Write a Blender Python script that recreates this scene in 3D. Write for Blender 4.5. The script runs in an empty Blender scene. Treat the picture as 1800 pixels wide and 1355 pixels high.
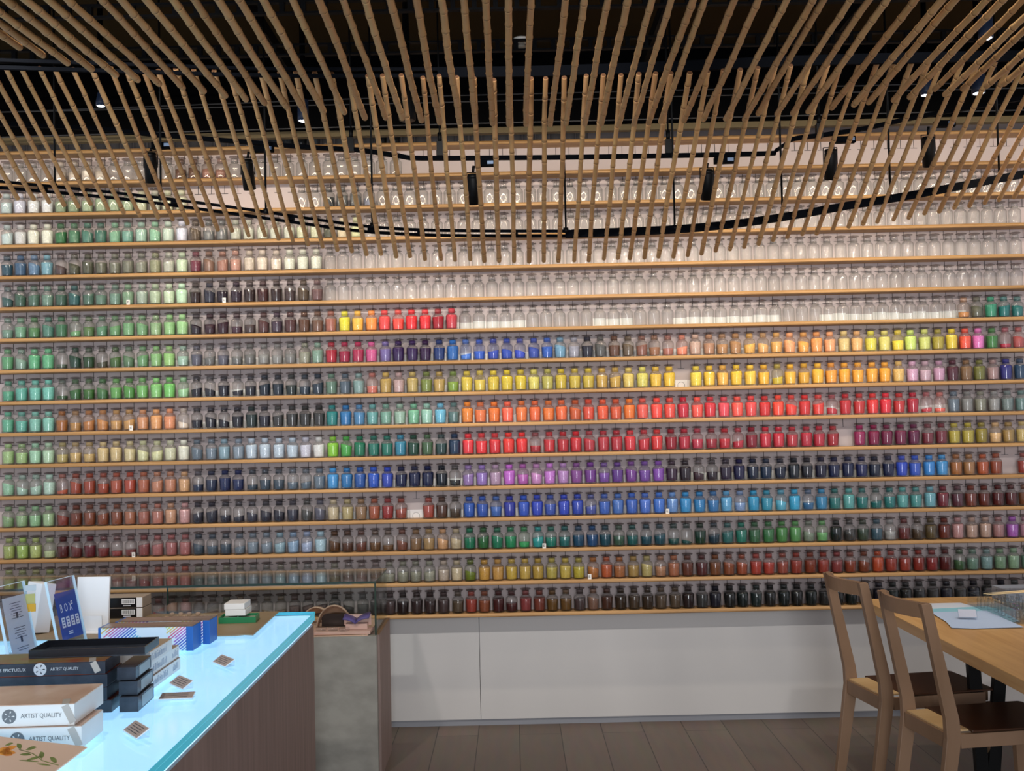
import bpy, math, random
import numpy as np
from mathutils import Vector, Matrix
random.seed(7)
SC = bpy.context.scene
COL = SC.collection
R = math.radians

# ---------------- camera ----------------
cam = bpy.data.cameras.new('camera')
cam.sensor_width = 36.0
cam.lens = 1900.0 * 36.0 / 1800.0
cam.clip_start = 0.05
camo = bpy.data.objects.new('camera', cam)
COL.objects.link(camo)
M3 = Matrix(((0.99976175, 0.02182740, 0.0000833),
             (0.00082584, -0.03401188, -0.99942109),
             (-0.02181193, 0.99918304, -0.03402180)))
# columns: camera right, up, back expressed in world axes
camo.matrix_world = Matrix.Translation((0, 0, 1.6)) @ M3.to_4x4()
SC.camera = camo

# ---------------- world, exposure, lights ----------------
W = bpy.data.worlds.new('World')
SC.world = W
W.use_nodes = True
W.node_tree.nodes['Background'].inputs[0].default_value = (0.92, 0.92, 1.0, 1)
W.node_tree.nodes['Background'].inputs[1].default_value = 0.78
SC.view_settings.view_transform = 'Standard'
SC.view_settings.look = 'None'
SC.view_settings.gamma = 1.0
SC.view_settings.exposure = 0.08
SC.cycles.transparent_max_bounces = 24
SC.cycles.max_bounces = 6
SC.cycles.glossy_bounces = 2
SC.cycles.transmission_bounces = 4
SC.cycles.caustics_reflective = False
SC.cycles.caustics_refractive = False

def spot(name, loc, target, power, angle, blend, color, size=0.03):
    l = bpy.data.lights.new(name, 'SPOT')
    l.energy = power; l.spot_size = R(angle); l.spot_blend = blend
    l.color = color; l.shadow_soft_size = size
    o = bpy.data.objects.new(name, l); COL.objects.link(o)
    o.location = loc
    o.rotation_euler = (Vector(target) - Vector(loc)).to_track_quat('-Z', 'Y').to_euler()
    return o
def area(name, loc, target, power, sx, sy, color):
    l = bpy.data.lights.new(name, 'AREA')
    l.shape = 'RECTANGLE'; l.size = sx; l.size_y = sy; l.energy = power; l.color = color
    o = bpy.data.objects.new(name, l); COL.objects.link(o)
    o.location = loc
    o.rotation_euler = (Vector(target) - Vector(loc)).to_track_quat('-Z', 'Y').to_euler()
    return o
WARM = (1.0, 0.86, 0.68)
NEUT = (1.0, 0.95, 0.90)
# ceiling wall-washer strips (outside the picture's top edge and hidden by the black fascia)
area('wall_washer', (0.0, 4.95, 3.02), (0.0, 5.85, 1.95), 30, 6.4, 0.05, WARM)
# row of added fill spots high overhead, out of view, lighting the jars
for i, x in enumerate((-2.6, -1.3, 0.0, 1.3, 2.6)):
    spot('fill_spot', (x, 2.5, 3.35), (x * 1.02, 5.7, 1.1), (125, 130, 130, 85, 70)[i], 62, 0.8, NEUT, 0.05)
# added unseen fill panel far behind the camera, for streaks on the jars
area('rear_fill_area', (0.5, -2.75, 1.55), (0.4, 5.7, 1.6), 160, 1.5, 2.3, (0.93, 0.96, 1.0))
TS = 4.56 / 4.35; TY0 = 4.56
def track_pt(x, z): return (x * TS, TY0, 1.6 + (z - 1.6) * TS)
SPOTS = [track_pt(*q) for q in ((-1.446, 2.663), (-1.052, 2.626), (-0.14, 2.546), (0.808, 2.544), (1.31, 2.616), (1.709, 2.659))]
AIMS = [(-1.75, 5.7, 2.35), (-1.0, 5.7, 2.2), (0.0, 5.7, 2.1), (0.9, 5.7, 2.05), (1.6, 5.7, 2.1), (2.3, 5.7, 2.3)]
POWS = [12, 18, 24, 24, 24, 16]
# counter and table downlights
spot('table_downlight', (2.1, 4.3, 3.2), (2.1, 4.35, 0.7), 85, 60, 0.6, WARM, 0.04)
spot('counter_downlight', (-1.5, 3.2, 3.2), (-1.5, 3.2, 0.85), 75, 60, 0.6, NEUT, 0.04)

# ---------------- helpers ----------------
def srgb(h):
    h = h.lstrip('#')
    if len(h) == 3: h = ''.join(c * 2 for c in h)
    v = [int(h[i:i + 2], 16) / 255 for i in (0, 2, 4)]
    return tuple((c / 12.92 if c <= 0.04045 else ((c + 0.055) / 1.055) ** 2.4) for c in v)

def mat(name, col, rough=0.6, metal=0.0, emit=None, es=0.0, spec=0.5):
    m = bpy.data.materials.new(name); m.use_nodes = True
    b = m.node_tree.nodes['Principled BSDF']
    b.inputs['Base Color'].default_value = (*col, 1)
    b.inputs['Roughness'].default_value = rough
    b.inputs['Metallic'].default_value = metal
    b.inputs['Specular IOR Level'].default_value = spec
    if emit:
        b.inputs['Emission Color'].default_value = (*emit, 1)
        b.inputs['Emission Strength'].default_value = es
    return m

def noisy(name, c1, c2, scale=(8, 8, 8), rough=0.6, detail=4, bump=0.0, spec=0.4, lo=0.35, hi=0.65):
    m = mat(name, c1, rough, spec=spec); nt = m.node_tree; b = nt.nodes['Principled BSDF']
    tc = nt.nodes.new('ShaderNodeTexCoord'); mp = nt.nodes.new('ShaderNodeMapping')
    mp.inputs['Scale'].default_value = scale
    nz = nt.nodes.new('ShaderNodeTexNoise'); nz.inputs['Detail'].default_value = detail; nz.inputs['Scale'].default_value = 1.0
    cr = nt.nodes.new('ShaderNodeValToRGB')
    cr.color_ramp.elements[0].position = lo; cr.color_ramp.elements[1].position = hi
    cr.color_ramp.elements[0].color = (*c1, 1); cr.color_ramp.elements[1].color = (*c2, 1)
    L = nt.links
    L.new(tc.outputs['Object'], mp.inputs[0]); L.new(mp.outputs[0], nz.inputs['Vector'])
    L.new(nz.outputs['Fac'], cr.inputs[0]); L.new(cr.outputs[0], b.inputs['Base Color'])
    if bump:
        bp = nt.nodes.new('ShaderNodeBump'); bp.inputs['Strength'].default_value = bump; bp.inputs['Distance'].default_value = 0.004
        L.new(nz.outputs['Fac'], bp.inputs['Height']); L.new(bp.outputs[0], b.inputs['Normal'])
    return m

def glass(name, tint=(0.98, 0.99, 0.985), rim=(0.52, 0.54, 0.53), refl=0.5, rimpow=0.22):
    """thin clear glass: lets light straight through, greyer at grazing angles, with a clear-coat reflection"""
    m = bpy.data.materials.new(name); m.use_nodes = True; nt = m.node_tree; nt.nodes.clear(); L = nt.links
    out = nt.nodes.new('ShaderNodeOutputMaterial')
    tr = nt.nodes.new('ShaderNodeBsdfTransparent'); gl = nt.nodes.new('ShaderNodeBsdfGlossy')
    gl.inputs['Roughness'].default_value = 0.06
    lw = nt.nodes.new('ShaderNodeLayerWeight'); lw.inputs['Blend'].default_value = rimpow
    cr = nt.nodes.new('ShaderNodeMix'); cr.data_type = 'RGBA'
    cr.inputs[6].default_value = (*tint, 1); cr.inputs[7].default_value = (*rim, 1)
    lf = nt.nodes.new('ShaderNodeLayerWeight'); lf.inputs['Blend'].default_value = 0.5
    fr = nt.nodes.new('ShaderNodeMath'); fr.operation = 'POWER'; fr.inputs[1].default_value = 4.0
    L.new(lf.outputs['Facing'], fr.inputs[0])
    mu = nt.nodes.new('ShaderNodeMath'); mu.operation = 'MULTIPLY_ADD'; mu.inputs[1].default_value = refl; mu.inputs[2].default_value = 0.045
    mu.use_clamp = True
    mx = nt.nodes.new('ShaderNodeMixShader')
    L.new(lw.outputs['Facing'], cr.inputs[0]); L.new(cr.outputs[2], tr.inputs[0])
    L.new(fr.outputs[0], mu.inputs[0]); L.new(mu.outputs[0], mx.inputs[0])
    L.new(tr.outputs[0], mx.inputs[1]); L.new(gl.outputs[0], mx.inputs[2]); L.new(mx.outputs[0], out.inputs[0])
    return m

def dusty(name, src, fac):
    """jar glass with a film of pigment dust; the pigment colour comes from the object or from the mesh"""
    m = glass(name); nt = m.node_tree; L = nt.links
    out = [n for n in nt.nodes if n.type == 'OUTPUT_MATERIAL'][0]
    prev = out.inputs[0].links[0].from_socket
    di = nt.nodes.new('ShaderNodeBsdfDiffuse')
    if src == 'object':
        s = nt.nodes.new('ShaderNodeObjectInfo'); col, al = s.outputs['Color'], s.outputs['Alpha']
    else:
        s = nt.nodes.new('ShaderNodeAttribute'); s.attribute_name = 'col'; col, al = s.outputs['Color'], s.outputs['Alpha']
    mu = nt.nodes.new('ShaderNodeMath'); mu.operation = 'MULTIPLY'; mu.inputs[1].default_value = fac
    mx = nt.nodes.new('ShaderNodeMixShader')
    L.new(col, di.inputs[0]); L.new(al, mu.inputs[0]); L.new(mu.outputs[0], mx.inputs[0])
    L.new(prev, mx.inputs[1]); L.new(di.outputs[0], mx.inputs[2]); L.new(mx.outputs[0], out.inputs[0])
    return m

def powder(name, src):
    m = mat(name, (.5, .5, .5), 0.75, spec=0.25); nt = m.node_tree; L = nt.links; b = nt.nodes['Principled BSDF']
    if src == 'object':
        s = nt.nodes.new('ShaderNodeObjectInfo')
    else:
        s = nt.nodes.new('ShaderNodeAttribute'); s.attribute_name = 'col'
    g = nt.nodes.new('ShaderNodeNewGeometry')
    nz = nt.nodes.new('ShaderNodeTexNoise'); nz.inputs['Scale'].default_value = 130; nz.inputs['Detail'].default_value = 3
    mr = nt.nodes.new('ShaderNodeMapRange'); mr.inputs['From Min'].default_value = 0.3; mr.inputs['From Max'].default_value = 0.7
    mr.inputs['To Min'].default_value = 0.82; mr.inputs['To Max'].default_value = 1.12
    vm = nt.nodes.new('ShaderNodeVectorMath'); vm.operation = 'SCALE'
    L.new(g.outputs['Position'], nz.inputs['Vector']); L.new(nz.outputs['Fac'], mr.inputs['Value'])
    L.new(s.outputs['Color'], vm.inputs[0]); L.new(mr.outputs[0], vm.inputs['Scale']); L.new(vm.outputs[0], b.inputs['Base Color'])
    b.inputs['Coat Weight'].default_value = 0.6; b.inputs['Coat Roughness'].default_value = 0.08
    return m

class MB:
    def __init__(s): s.v = []; s.f = []; s.mi = []; s.sm = []
    def add(s, vs, fs, mi=0, smooth=False):
        b = len(s.v); s.v += [tuple(p) for p in vs]
        for f in fs:
            s.f.append(tuple(i + b for i in f)); s.mi.append(mi); s.sm.append(smooth)
        return s
    def box(s, c, d, rz=0.0, mi=0, rx=0.0, ry=0.0, top=None):
        """box by centre and dimensions; top=(sx, sy) scales the upper face"""
        x, y, z = d[0] / 2, d[1] / 2, d[2] / 2
        sx, sy = top if top else (1, 1)
        p = [(-x, -y, -z), (x, -y, -z), (x, y, -z), (-x, y, -z), (-x * sx, -y * sy, z), (x * sx, -y * sy, z), (x * sx, y * sy, z), (-x * sx, y * sy, z)]
        m = Matrix.Rotation(rz, 3, 'Z') @ Matrix.Rotation(ry, 3, 'Y') @ Matrix.Rotation(rx, 3, 'X')
        p = [m @ Vector(q) + Vector(c) for q in p]
        return s.add(p, [(3, 2, 1, 0), (4, 5, 6, 7), (0, 1, 5, 4), (1, 2, 6, 5), (2, 3, 7, 6), (3, 0, 4, 7)], mi)
    def b2(s, a, b, mi=0):
        return s.box([(a[i] + b[i]) / 2 for i in range(3)], [abs(b[i] - a[i]) for i in range(3)], mi=mi)
    def lathe(s, prof, n=16, c=(0, 0, 0), mi=0, smooth=True, cap=True):
        vs = []; fs = []
        for (r, z) in prof:
            for k in range(n):
                a = 2 * math.pi * k / n
                vs.append((c[0] + r * math.cos(a), c[1] + r * math.sin(a), c[2] + z))
        for i in range(len(prof) - 1):
            for k in range(n):
                k2 = (k + 1) % n
                fs.append((i * n + k, i * n + k2, (i + 1) * n + k2, (i + 1) * n + k))
        s.add(vs, fs, mi, smooth)
        if cap:
            b = len(s.v) - len(vs)
            s.f.append(tuple(b + k for k in reversed(range(n)))); s.mi.append(mi); s.sm.append(False)
            t = b + (len(prof) - 1) * n
            s.f.append(tuple(t + k for k in range(n))); s.mi.append(mi); s.sm.append(False)
        return s
    def tube(s, pts, r, n=8, mi=0, smooth=True):
        """tube along pts, r number or list"""
        P = [Vector(p) for p in pts]; rr = r if isinstance(r, (list, tuple)) else [r] * len(P)
        vs = []; fs = []; ref = Vector((0, 0, 1))
        for i, p in enumerate(P):
            d = (P[min(i + 1, len(P) - 1)] - P[max(i - 1, 0)]).normalized()
            a = d.cross(ref if abs(d.z) < 0.95 else Vector((1, 0, 0))).normalized(); b = d.cross(a)
            for k in range(n):
                t = 2 * math.pi * k / n
                vs.append(p + (a * math.cos(t) + b * math.sin(t)) * rr[i])
        for i in range(len(P) - 1):
            for k in range(n):
                k2 = (k + 1) % n
                fs.append((i * n + k, (i + 1) * n + k, (i + 1) * n + k2, i * n + k2))
        s.add(vs, fs, mi, smooth)
        b = len(s.v) - len(vs); e = b + (len(P) - 1) * n
        s.f.append(tuple(b + k for k in range(n))); s.mi.append(mi); s.sm.append(False)
        s.f.append(tuple(e + k for k in reversed(range(n)))); s.mi.append(mi); s.sm.append(False)
        return s
    def strip(s, pts, w, h, mi=0):
        """flat bar following pts, w across (Y), h tall (Z)"""
        vs = []; fs = []
        for p in pts:
            for dy, dz in ((-w / 2, -h / 2), (w / 2, -h / 2), (w / 2, h / 2), (-w / 2, h / 2)):
                vs.append((p[0], p[1] + dy, p[2] + dz))
        n = len(pts)
        for i in range(n - 1):
            for k in range(4):
                k2 = (k + 1) % 4
                fs.append((i * 4 + k, i * 4 + k2, (i + 1) * 4 + k2, (i + 1) * 4 + k))
        fs.append((3, 2, 1, 0)); fs.append(tuple((n - 1) * 4 + k for k in range(4)))
        return s.add(vs, fs, mi)
    def prism(s, poly, z0, z1, mi=0):
        n = len(poly)
        vs = [(x, y, z0) for x, y in poly] + [(x, y, z1) for x, y in poly]
        fs = [tuple(reversed(range(n))), tuple(range(n, 2 * n))] + [(i, (i + 1) % n, (i + 1) % n + n, i + n) for i in range(n)]
        return s.add(vs, fs, mi)
    def mesh(s, name, mats):
        me = bpy.data.meshes.new(name)
        me.from_pydata([tuple(p) for p in s.v], [], s.f)
        for m in (mats if isinstance(mats, (list, tuple)) else [mats]): me.materials.append(m)
        me.polygons.foreach_set('material_index', s.mi)
        me.polygons.foreach_set('use_smooth', s.sm)
        me.update()
        return me
    def build(s, name, mats, parent=None, loc=None, bevel=0.0):
        me = s.mesh(name, mats)
        o = bpy.data.objects.new(name, me); COL.objects.link(o)
        if loc: o.location = loc
        if parent: o.parent = parent
        if bevel:
            b = o.modifiers.new('edge', 'BEVEL'); b.width = bevel; b.segments = 2; b.limit_method = 'ANGLE'
        return o

def tag(o, label=None, cat=None, group=None, kind=None):
    if label: o['label'] = label
    if cat: o['category'] = cat
    if group: o['group'] = group
    if kind: o['kind'] = kind
    return o
def empty(name, loc, rz=0.0, label=None, cat=None, group=None):
    o = bpy.data.objects.new(name, None); COL.objects.link(o); o.empty_display_size = 0.05
    o.location = loc; o.rotation_euler = (0, 0, rz)
    return tag(o, label, cat, group)
def text(name, body, size, loc, rot, m, parent=None, extr=0.0002, align='LEFT', sx=1.0):
    c = bpy.data.curves.new(name, 'FONT'); c.body = body; c.size = size; c.extrude = extr; c.align_x = align
    c.materials.append(m); c.resolution_u = 2
    o = bpy.data.objects.new(name, c); COL.objects.link(o); o.location = loc; o.rotation_euler = rot
    o.scale = (sx, 1, 1)
    bpy.context.view_layer.update()
    me = bpy.data.meshes.new_from_object(o)
    me.name = name; bpy.data.objects.remove(o)
    o = bpy.data.objects.new(name, me); COL.objects.link(o); o.location = loc; o.rotation_euler = rot; o.scale = (sx, 1, 1)
    if parent: o.parent = parent
    return o
ORD = ['', 'first', 'second', 'third', 'fourth', 'fifth', 'sixth', 'seventh', 'eighth', 'ninth', 'tenth', 'eleventh', 'twelfth', 'thirteenth', 'fourteenth', 'fifteenth', 'sixteenth']
def nth(n):
    return '%d%s' % (n, 'th' if 10 <= n % 100 <= 20 else {1: 'st', 2: 'nd', 3: 'rd'}.get(n % 10, 'th'))

# ---------------- materials ----------------
m_wall = noisy('wall_paint', srgb('#bfb2b1'), srgb('#c3b7b5'), (2, 2, 2), 0.7)
m_panel = noisy('lower_panel_paint', srgb('#c3c1bf'), srgb('#c6c4c2'), (1, 1, 1), 0.55)
m_black = mat('black_paint', srgb('#050506'), 0.95, spec=0.02)
m_blackmet = mat('black_metal', srgb('#060708'), 0.5, 0.0, spec=0.2)
m_rail = mat('rail_metal', srgb('#04060b'), 0.8, spec=0.05)
m_ceil = mat('ceiling_paint', srgb('#33291a'), 0.95, spec=0.02)
m_shelf = noisy('shelf_wood', srgb('#a17a4d'), srgb('#b78f5f'), (1.5, 30, 60), 0.5)
m_wire = mat('dark_wire', srgb('#2e2422'), 0.5)
m_card = mat('white_card', srgb('#f2f0ee'), 0.6)
m_light_wood = noisy('ash_wood', srgb('#80644c'), srgb('#8f725a'), (6, 6, 1.5), 0.45)
m_table = noisy('table_wood', srgb('#bd925c'), srgb('#cfa76f'), (30, 2, 30), 0.35)
m_seat = noisy('brown_seat', srgb('#3f2618'), srgb('#4a2d1c'), (4, 4, 4), 0.35)
m_glass = glass('clear_glass', (0.95, 0.975, 0.965), (0.75, 0.8, 0.78), 0.6)
m_acryl = glass('clear_acrylic', (0.98, 0.985, 0.99), (0.9, 0.93, 0.95), 0.6)
m_gedge = mat('glass_edge', srgb('#27382f'), 0.2)
m_edge_lit = mat('lit_glass_edge', srgb('#2f9bb0'), 0.2, emit=(0.06, 0.45, 0.6), es=0.55)  # emission stands in for lightbox glow passing through the glass edge
m_lightbox = mat('light_panel', (0.6, 0.8, 0.9), 0.5, emit=(0.40, 0.70, 1.0), es=1.22)
m_white = mat('white_board', srgb('#eef0f2'), 0.5)
m_cab = noisy('cabinet_laminate', srgb('#837069'), srgb('#927d75'), (40, 40, 2), 0.6)
m_stone = noisy('grey_stone', srgb('#85837c'), srgb('#96948c'), (9, 9, 14), 0.75, 8, 0.5)

# ---------------- the jar wall ----------------
D = 5.76            # wall plane
SHELF_FRONT = 5.655
JX0, JP = -2.660, 0.07121
SZ0, SDZ = 0.609, 0.16525
JY = 5.70
# one token per jar, left to right: pigment colour (3 hex digits) and fill (0-9); o = empty jar, - = no jar
ROWS = [
# shelf 1 (bottom)
"ab63 ab63 9a64 9a63 8763 8753 8653 8543 8433 8333 7433 8443 8543 9553 6553 6553 6653 7653 6553 7653 7653 6556 5446 5446 4447 3335 4446 3337 4338 2117 3228 3228 4338 5437 9328 8427 4118 4115 8338 7328 6417 6417 4337 7547 4218 3218 4328 3218 5438 5438 2119 3338 1129 1119 0119 1228 1119 0119 1119 0119 2228 1119 0119 2229 1129 0118 1119 2228 3338 1129 3338 1129 2229 1129 2338 1129",
# shelf 2
"ab63 ab63 bb63 9a54 8763 8763 8763 8654 9654 9554 9554 9545 a546 a546 8874 8874 8874 8874 8884 8884 8874 8874 8884 8884 8874 8774 8774 8774 8875 8876 8876 9986 ba97 cb98 6715 c938 c948 ca38 ca48 b938 ba47 cb48 ba27 a626 b528 a637 a847 ba67 a756 a648 6328 5228 7428 8427 9427 a328 a327 9437 9328 8318 9328 8337 8317 7316 b419 9328 9328 8218 8228 5118 3535 6877 7998 7978 8a88 6878",
# shelf 3
"ab68 ac68 bc78 bc94 5117 6226 6127 7225 8333 7334 8447 a667 a668 a668 3456 4565 3456 6784 7897 7896 8ab6 8ac7 9ac6 acd8 5316 5325 6325 6425 6423 7435 8647 a857 c966 ba86 0757 2637 0757 0857 2953 0996 0766 1666 0467 0477 0457 3546 0556 0455 0456 0443 0441 0328 1345 2667 1768 3648 3748 4849 5959 7875 6a65 0119 3336 3437 3567 9995 6227 4325 5429 6219 b889 b988 b989 a778 a5b8 b898",
# shelf 4
"8a76 9b87 9c97 ac98 8326 7318 8428 8427 8428 a648 a658 b768 c979 c999 2236 2237 2234 2233 3345 2236 2236 3347 4446 5567 cb98 ba78 9758 a538 9228 9436 - a438 5328 4325 15b9 25b8 36b6 23a9 25c9 24c9 35b7 24c9 24b9 45a5 36c8 47c9 36c9 47d9 37d9 69d9 29d9 18c8 27b7 5ad9 79c5 19c9 29b8 4ac5 1ad9 2694 28b8 2777 5aa9 1777 0664 1777 5aa8 4998 6ab9 7239 5238 7328 6218 5118 5118 7428",
# shelf 5
"9ca7 acb4 acb5 bdc8 b532 a427 a428 a426 b538 b428 b648 c867 c868 da78 1244 1247 1258 1257 2343 3456 3456 5674 5674 6788 39d9 17b9 15a9 15c9 24b9 0148 0149 0149 0128 1113 97b7 97c8 b9b8 c6d9 b5b6 c8c6 c7d8 b8c8 8498 7398 74a6 6398 7397 74a7 84b8 3138 2129 3124 2125 2138 1149 0138 0248 0137 0129 1128 1138 0148 0149 0158 0138 0148 14c9 25c8 18d9 39d9 a628 a748 b528 9428 - 9328",
# shelf 6
"ac88 ac87 adb8 bdb8 ba65 ca66 ca65 dc89 dc89 dc98 dda6 dda6 ddb8 eed9 6787 7897 8ab8 89a8 bcd9 bcd9 bcd9 bcd8 ccd8 ddd8 8c29 4a47 0759 1768 1768 28a9 1438 4648 2447 1359 e239 e128 d129 e219 e119 a124 c128 b128 c129 b237 b239 b239 d239 c237 d229 9028 b138 b246 9026 b026 b134 8028 c139 c139 b238 b139 b138 a128 - 9059 8049 7149 7149 6149 7237 7238 ba38 ba38 9829 db76 a848 cb68",
# shelf 7
"6b98 6ba7 8cb8 8cb9 a627 b845 b736 c846 c956 c956 d968 ea69 e968 dcb3 1125 1126 1124 1127 2338 2237 3337 3338 3338 3338 1889 17b9 48b8 6aa8 7a98 9ba8 7b99 9cb9 6bd9 5777 e819 e738 e719 f649 e729 e629 e718 e629 c517 d428 e529 d528 e709 e549 f439 e439 c139 f548 d239 e459 f549 e449 d229 f429 e326 d229 e327 b233 c129 c228 e229 e139 c228 b139 c342 e652 6788 8888 8878 9998 7888 6888",
# shelf 8
"5a86 6ba8 7cb8 7cb8 3532 3636 3626 4746 6a57 5947 7b68 8c79 7c69 9c95 1125 1124 1127 1123 1126 1237 1237 1226 2345 2347 6878 5678 8aa8 d764 ca59 caa8 cb69 8948 ca58 8a36 ed39 ed47 ed39 ed19 ed19 ee68 cc58 dc29 dc38 dc38 db48 db47 ed69 ee69 fd38 fd19 - fe39 fd29 fc48 fd19 fd39 fc18 dc14 fc18 eb17 fc19 fa28 fb09 fb18 fb19 fb09 ec68 dac8 cab7 c9b8 5239 8649 7739 a888 3389 2469",
# shelf 9
"6a78 8a96 6b89 6b89 4542 2437 2427 4433 4636 5756 6967 8b78 9c78 9ba6 5567 6665 5566 6665 6666 8886 8885 7776 9987 8a98 b138 a147 b258 d598 76a8 3159 3158 3148 1378 16b9 37d3 15c5 24b5 14b5 24c4 24a6 15b7 69b7 99a7 2237 5557 6437 6547 8547 9645 a654 e865 ca98 b867 b856 b857 eb46 eb65 eb57 fb77 fb46 fa59 fb78 ed88 fc78 ee48 ee79 fe26 df79 de78 ba38 ed29 f538 e7c8 4848 b242 b556",
# shelf 10
"7985 7a87 5856 5877 4758 6963 5746 5866 6966 7a78 7a77 9b88 9c88 ad98 2125 3126 3127 4234 4335 5337 4347 5338 6438 7547 a658 ee19 fc38 f938 e449 f437 e129 e129 a028 c349 o*37 c843 6656 3978 0777 2776",
# shelf 11
"4665 4657 5767 7987 4657 3667 5767 6876 7987 8a88 aba8 bca8 cdb8 cec9 3227 3347 2127 3237 3228 4228 3228 4337 5437 7557 o*52",
# shelf 12
"3567 4688 68a7 7ab8 5445 5546 5548 6657 7767 7768 8877 9978 bba7 cdb8 7347 8657 a767 b877 cba8 dcb8 dcb7 ddc7 ddc8 ddc8 o*52",
# shelf 13
"cdd7 ddd8 eed9 eed9 3747 5868 5877 4768 8b97 7a97 acb8 9ca7 cdc8 dde8 6547 7776 7777 bba7 ccb7 ccb7 ccb7 ccb7 cca7 cca7 5547 dca7 dda7 o*49",
# shelf 14
"cdd7 dde8 eee8 eee8 9a87 9a87 ab97 ab98 ab98 ab97 cca8 ccb8 ddb8 ddb8 - - - - - - - - o o 4446 7777 7777 8895 o*48",
# shelf 15
"o*4 dcb6 dcb6 dcb7 dcb6 o*5 7546 7546 a766 a765 o*13 -*45",
# shelf 16
"o*20 5556 5556 3336 7776 o*4 3335 3335 o*14 -*32",
]
def parse(s):
    out = []
    for t in s.split():
        k = 1
        if '*' in t: t, k = t.split('*'); k = int(k)
        out += [t] * k
    return (out + ['o'] * 76)[:76] if not s.strip().endswith('-') and '-*' not in s else out[:76]
GRID = [parse(s) for s in ROWS]

BODY = [(0.0285, 0.0), (0.0310, 0.0025), (0.0316, 0.006), (0.0316, 0.063), (0.0304, 0.0685), (0.0250, 0.0745), (0.0190, 0.0775), (0.0180, 0.080), (0.0182, 0.0830), (0.0212, 0.0840), (0.0212, 0.0860), (0.0180, 0.0870), (0.0176, 0.0880)]
STOP = [(0.0164, 0.0815), (0.0178, 0.101), (0.0160, 0.103), (0.0120, 0.1045), (0.0262, 0.1070), (0.0286, 0.1095), (0.0280, 0.1115), (0.0150, 0.1145), (0.0060, 0.1150)]
def powder_prof(f):
    """powder solid filled to level f (0..9), following the thick tapering inside of the jar"""
    top = 0.010 + 0.0068 * f
    pr = [(0.0242, 0.0060), (0.0258, 0.009)]
    for z in (0.03, 0.05, 0.062):
        if z < top - 0.002: pr.append((0.0258 + 0.0038 * (z - 0.01) / 0.05, z))
    r = 0.0258 + 0.0038 * min(1, (top - 0.01) / 0.05)
    if top > 0.066: r = 0.0278
    pr.append((r, top))
    return pr, top
def tilt_top(mb, k0, top, slope, ang):
    """slant the settled surface of the powder"""
    for i in range(k0, len(mb.v)):
        x, y, z = mb.v[i]
        if abs(z - top) < 1e-6:
            mb.v[i] = (x, y, z + slope * (x * math.cos(ang) + y * math.sin(ang)))

m_jar_o = dusty('jar_glass', 'object', 0.10)
m_stop_o = dusty('stopper_glass', 'object', 0.55)
m_pow_o = powder('pigment_powder', 'object')
m_jar_a = dusty('jar_glass_far', 'attr', 0.10)
m_stop_a = dusty('stopper_glass_far', 'attr', 0.55)
m_pow_a = powder('pigment_powder_far', 'attr')

me_body = MB().lathe(BODY, 20, cap=True).mesh('glass_body', [m_jar_o])
def stopper(n, a, b):
    # the ground plug holds the dust, the flat disc on top is clear
    return MB().lathe(STOP[:3], n, cap=True, mi=a).lathe(STOP[3:], n, cap=True, mi=b)
m_disc = glass('stopper_disc_glass', (0.72, 0.70, 0.70), (0.50, 0.47, 0.46), 0.8)
me_stop = stopper(20, 0, 1).mesh('stopper', [m_stop_o, m_disc])
POW = {}
for f in range(1, 10):
    for v in range(3):
        pr, top = powder_prof(f); mb = MB().lathe(pr, 18)
        tilt_top(mb, 0, top, (0.0, 0.18, -0.30)[v] if f < 8 else (0, 0.05, -0.06)[v], 0.3 * v)
        POW[(f, v)] = mb.mesh('pigment_powder', [m_pow_o])

import colorsys
def cname(h):
    r, g, b = [int(c * 2, 16) / 255 for c in h]
    H, S, V = colorsys.rgb_to_hsv(r, g, b); H *= 360
    if S < 0.16:
        return 'black' if V < .22 else 'dark grey' if V < .45 else 'grey' if V < .68 else 'pale grey' if V < .85 else 'off-white'
    if V < .2: return 'near-black'
    if H < 14 or H >= 348: base = 'red' if V > .6 else 'dark red' if S > .6 else 'reddish brown'
    elif H < 28: base = 'orange' if V > .85 and S > .6 else 'rust brown' if S > .55 else 'brown'
    elif H < 44: base = 'orange yellow' if V > .85 and S > .6 else 'ochre' if S > .5 and V > .6 else 'tan' if V > .6 else 'brown'
    elif H < 66: base = 'yellow' if V > .7 else 'olive'
    elif H < 160: base = 'green'
    elif H < 195: base = 'teal'
    elif H < 250: base = 'blue'
    elif H < 290: base = 'violet'
    else: base = 'magenta' if S > .6 else 'pink'
    if base in ('green', 'teal', 'blue', 'violet', 'yellow', 'magenta'):
        pre = 'dark ' if V < .42 else 'pale ' if S < .42 and V > .6 else 'greyish ' if S < .35 else 'bright ' if V > .8 and S > .6 else ''
        base = pre + base
    elif base == 'red': base = 'bright red' if V > .85 and S > .75 else 'salmon red' if S < .5 else 'red'
    return base
def fname(f): return 'nearly empty' if f <= 2 else 'low' if f <= 4 else 'half-full' if f <= 6 else 'well-filled' if f <= 7 else 'full'

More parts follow.
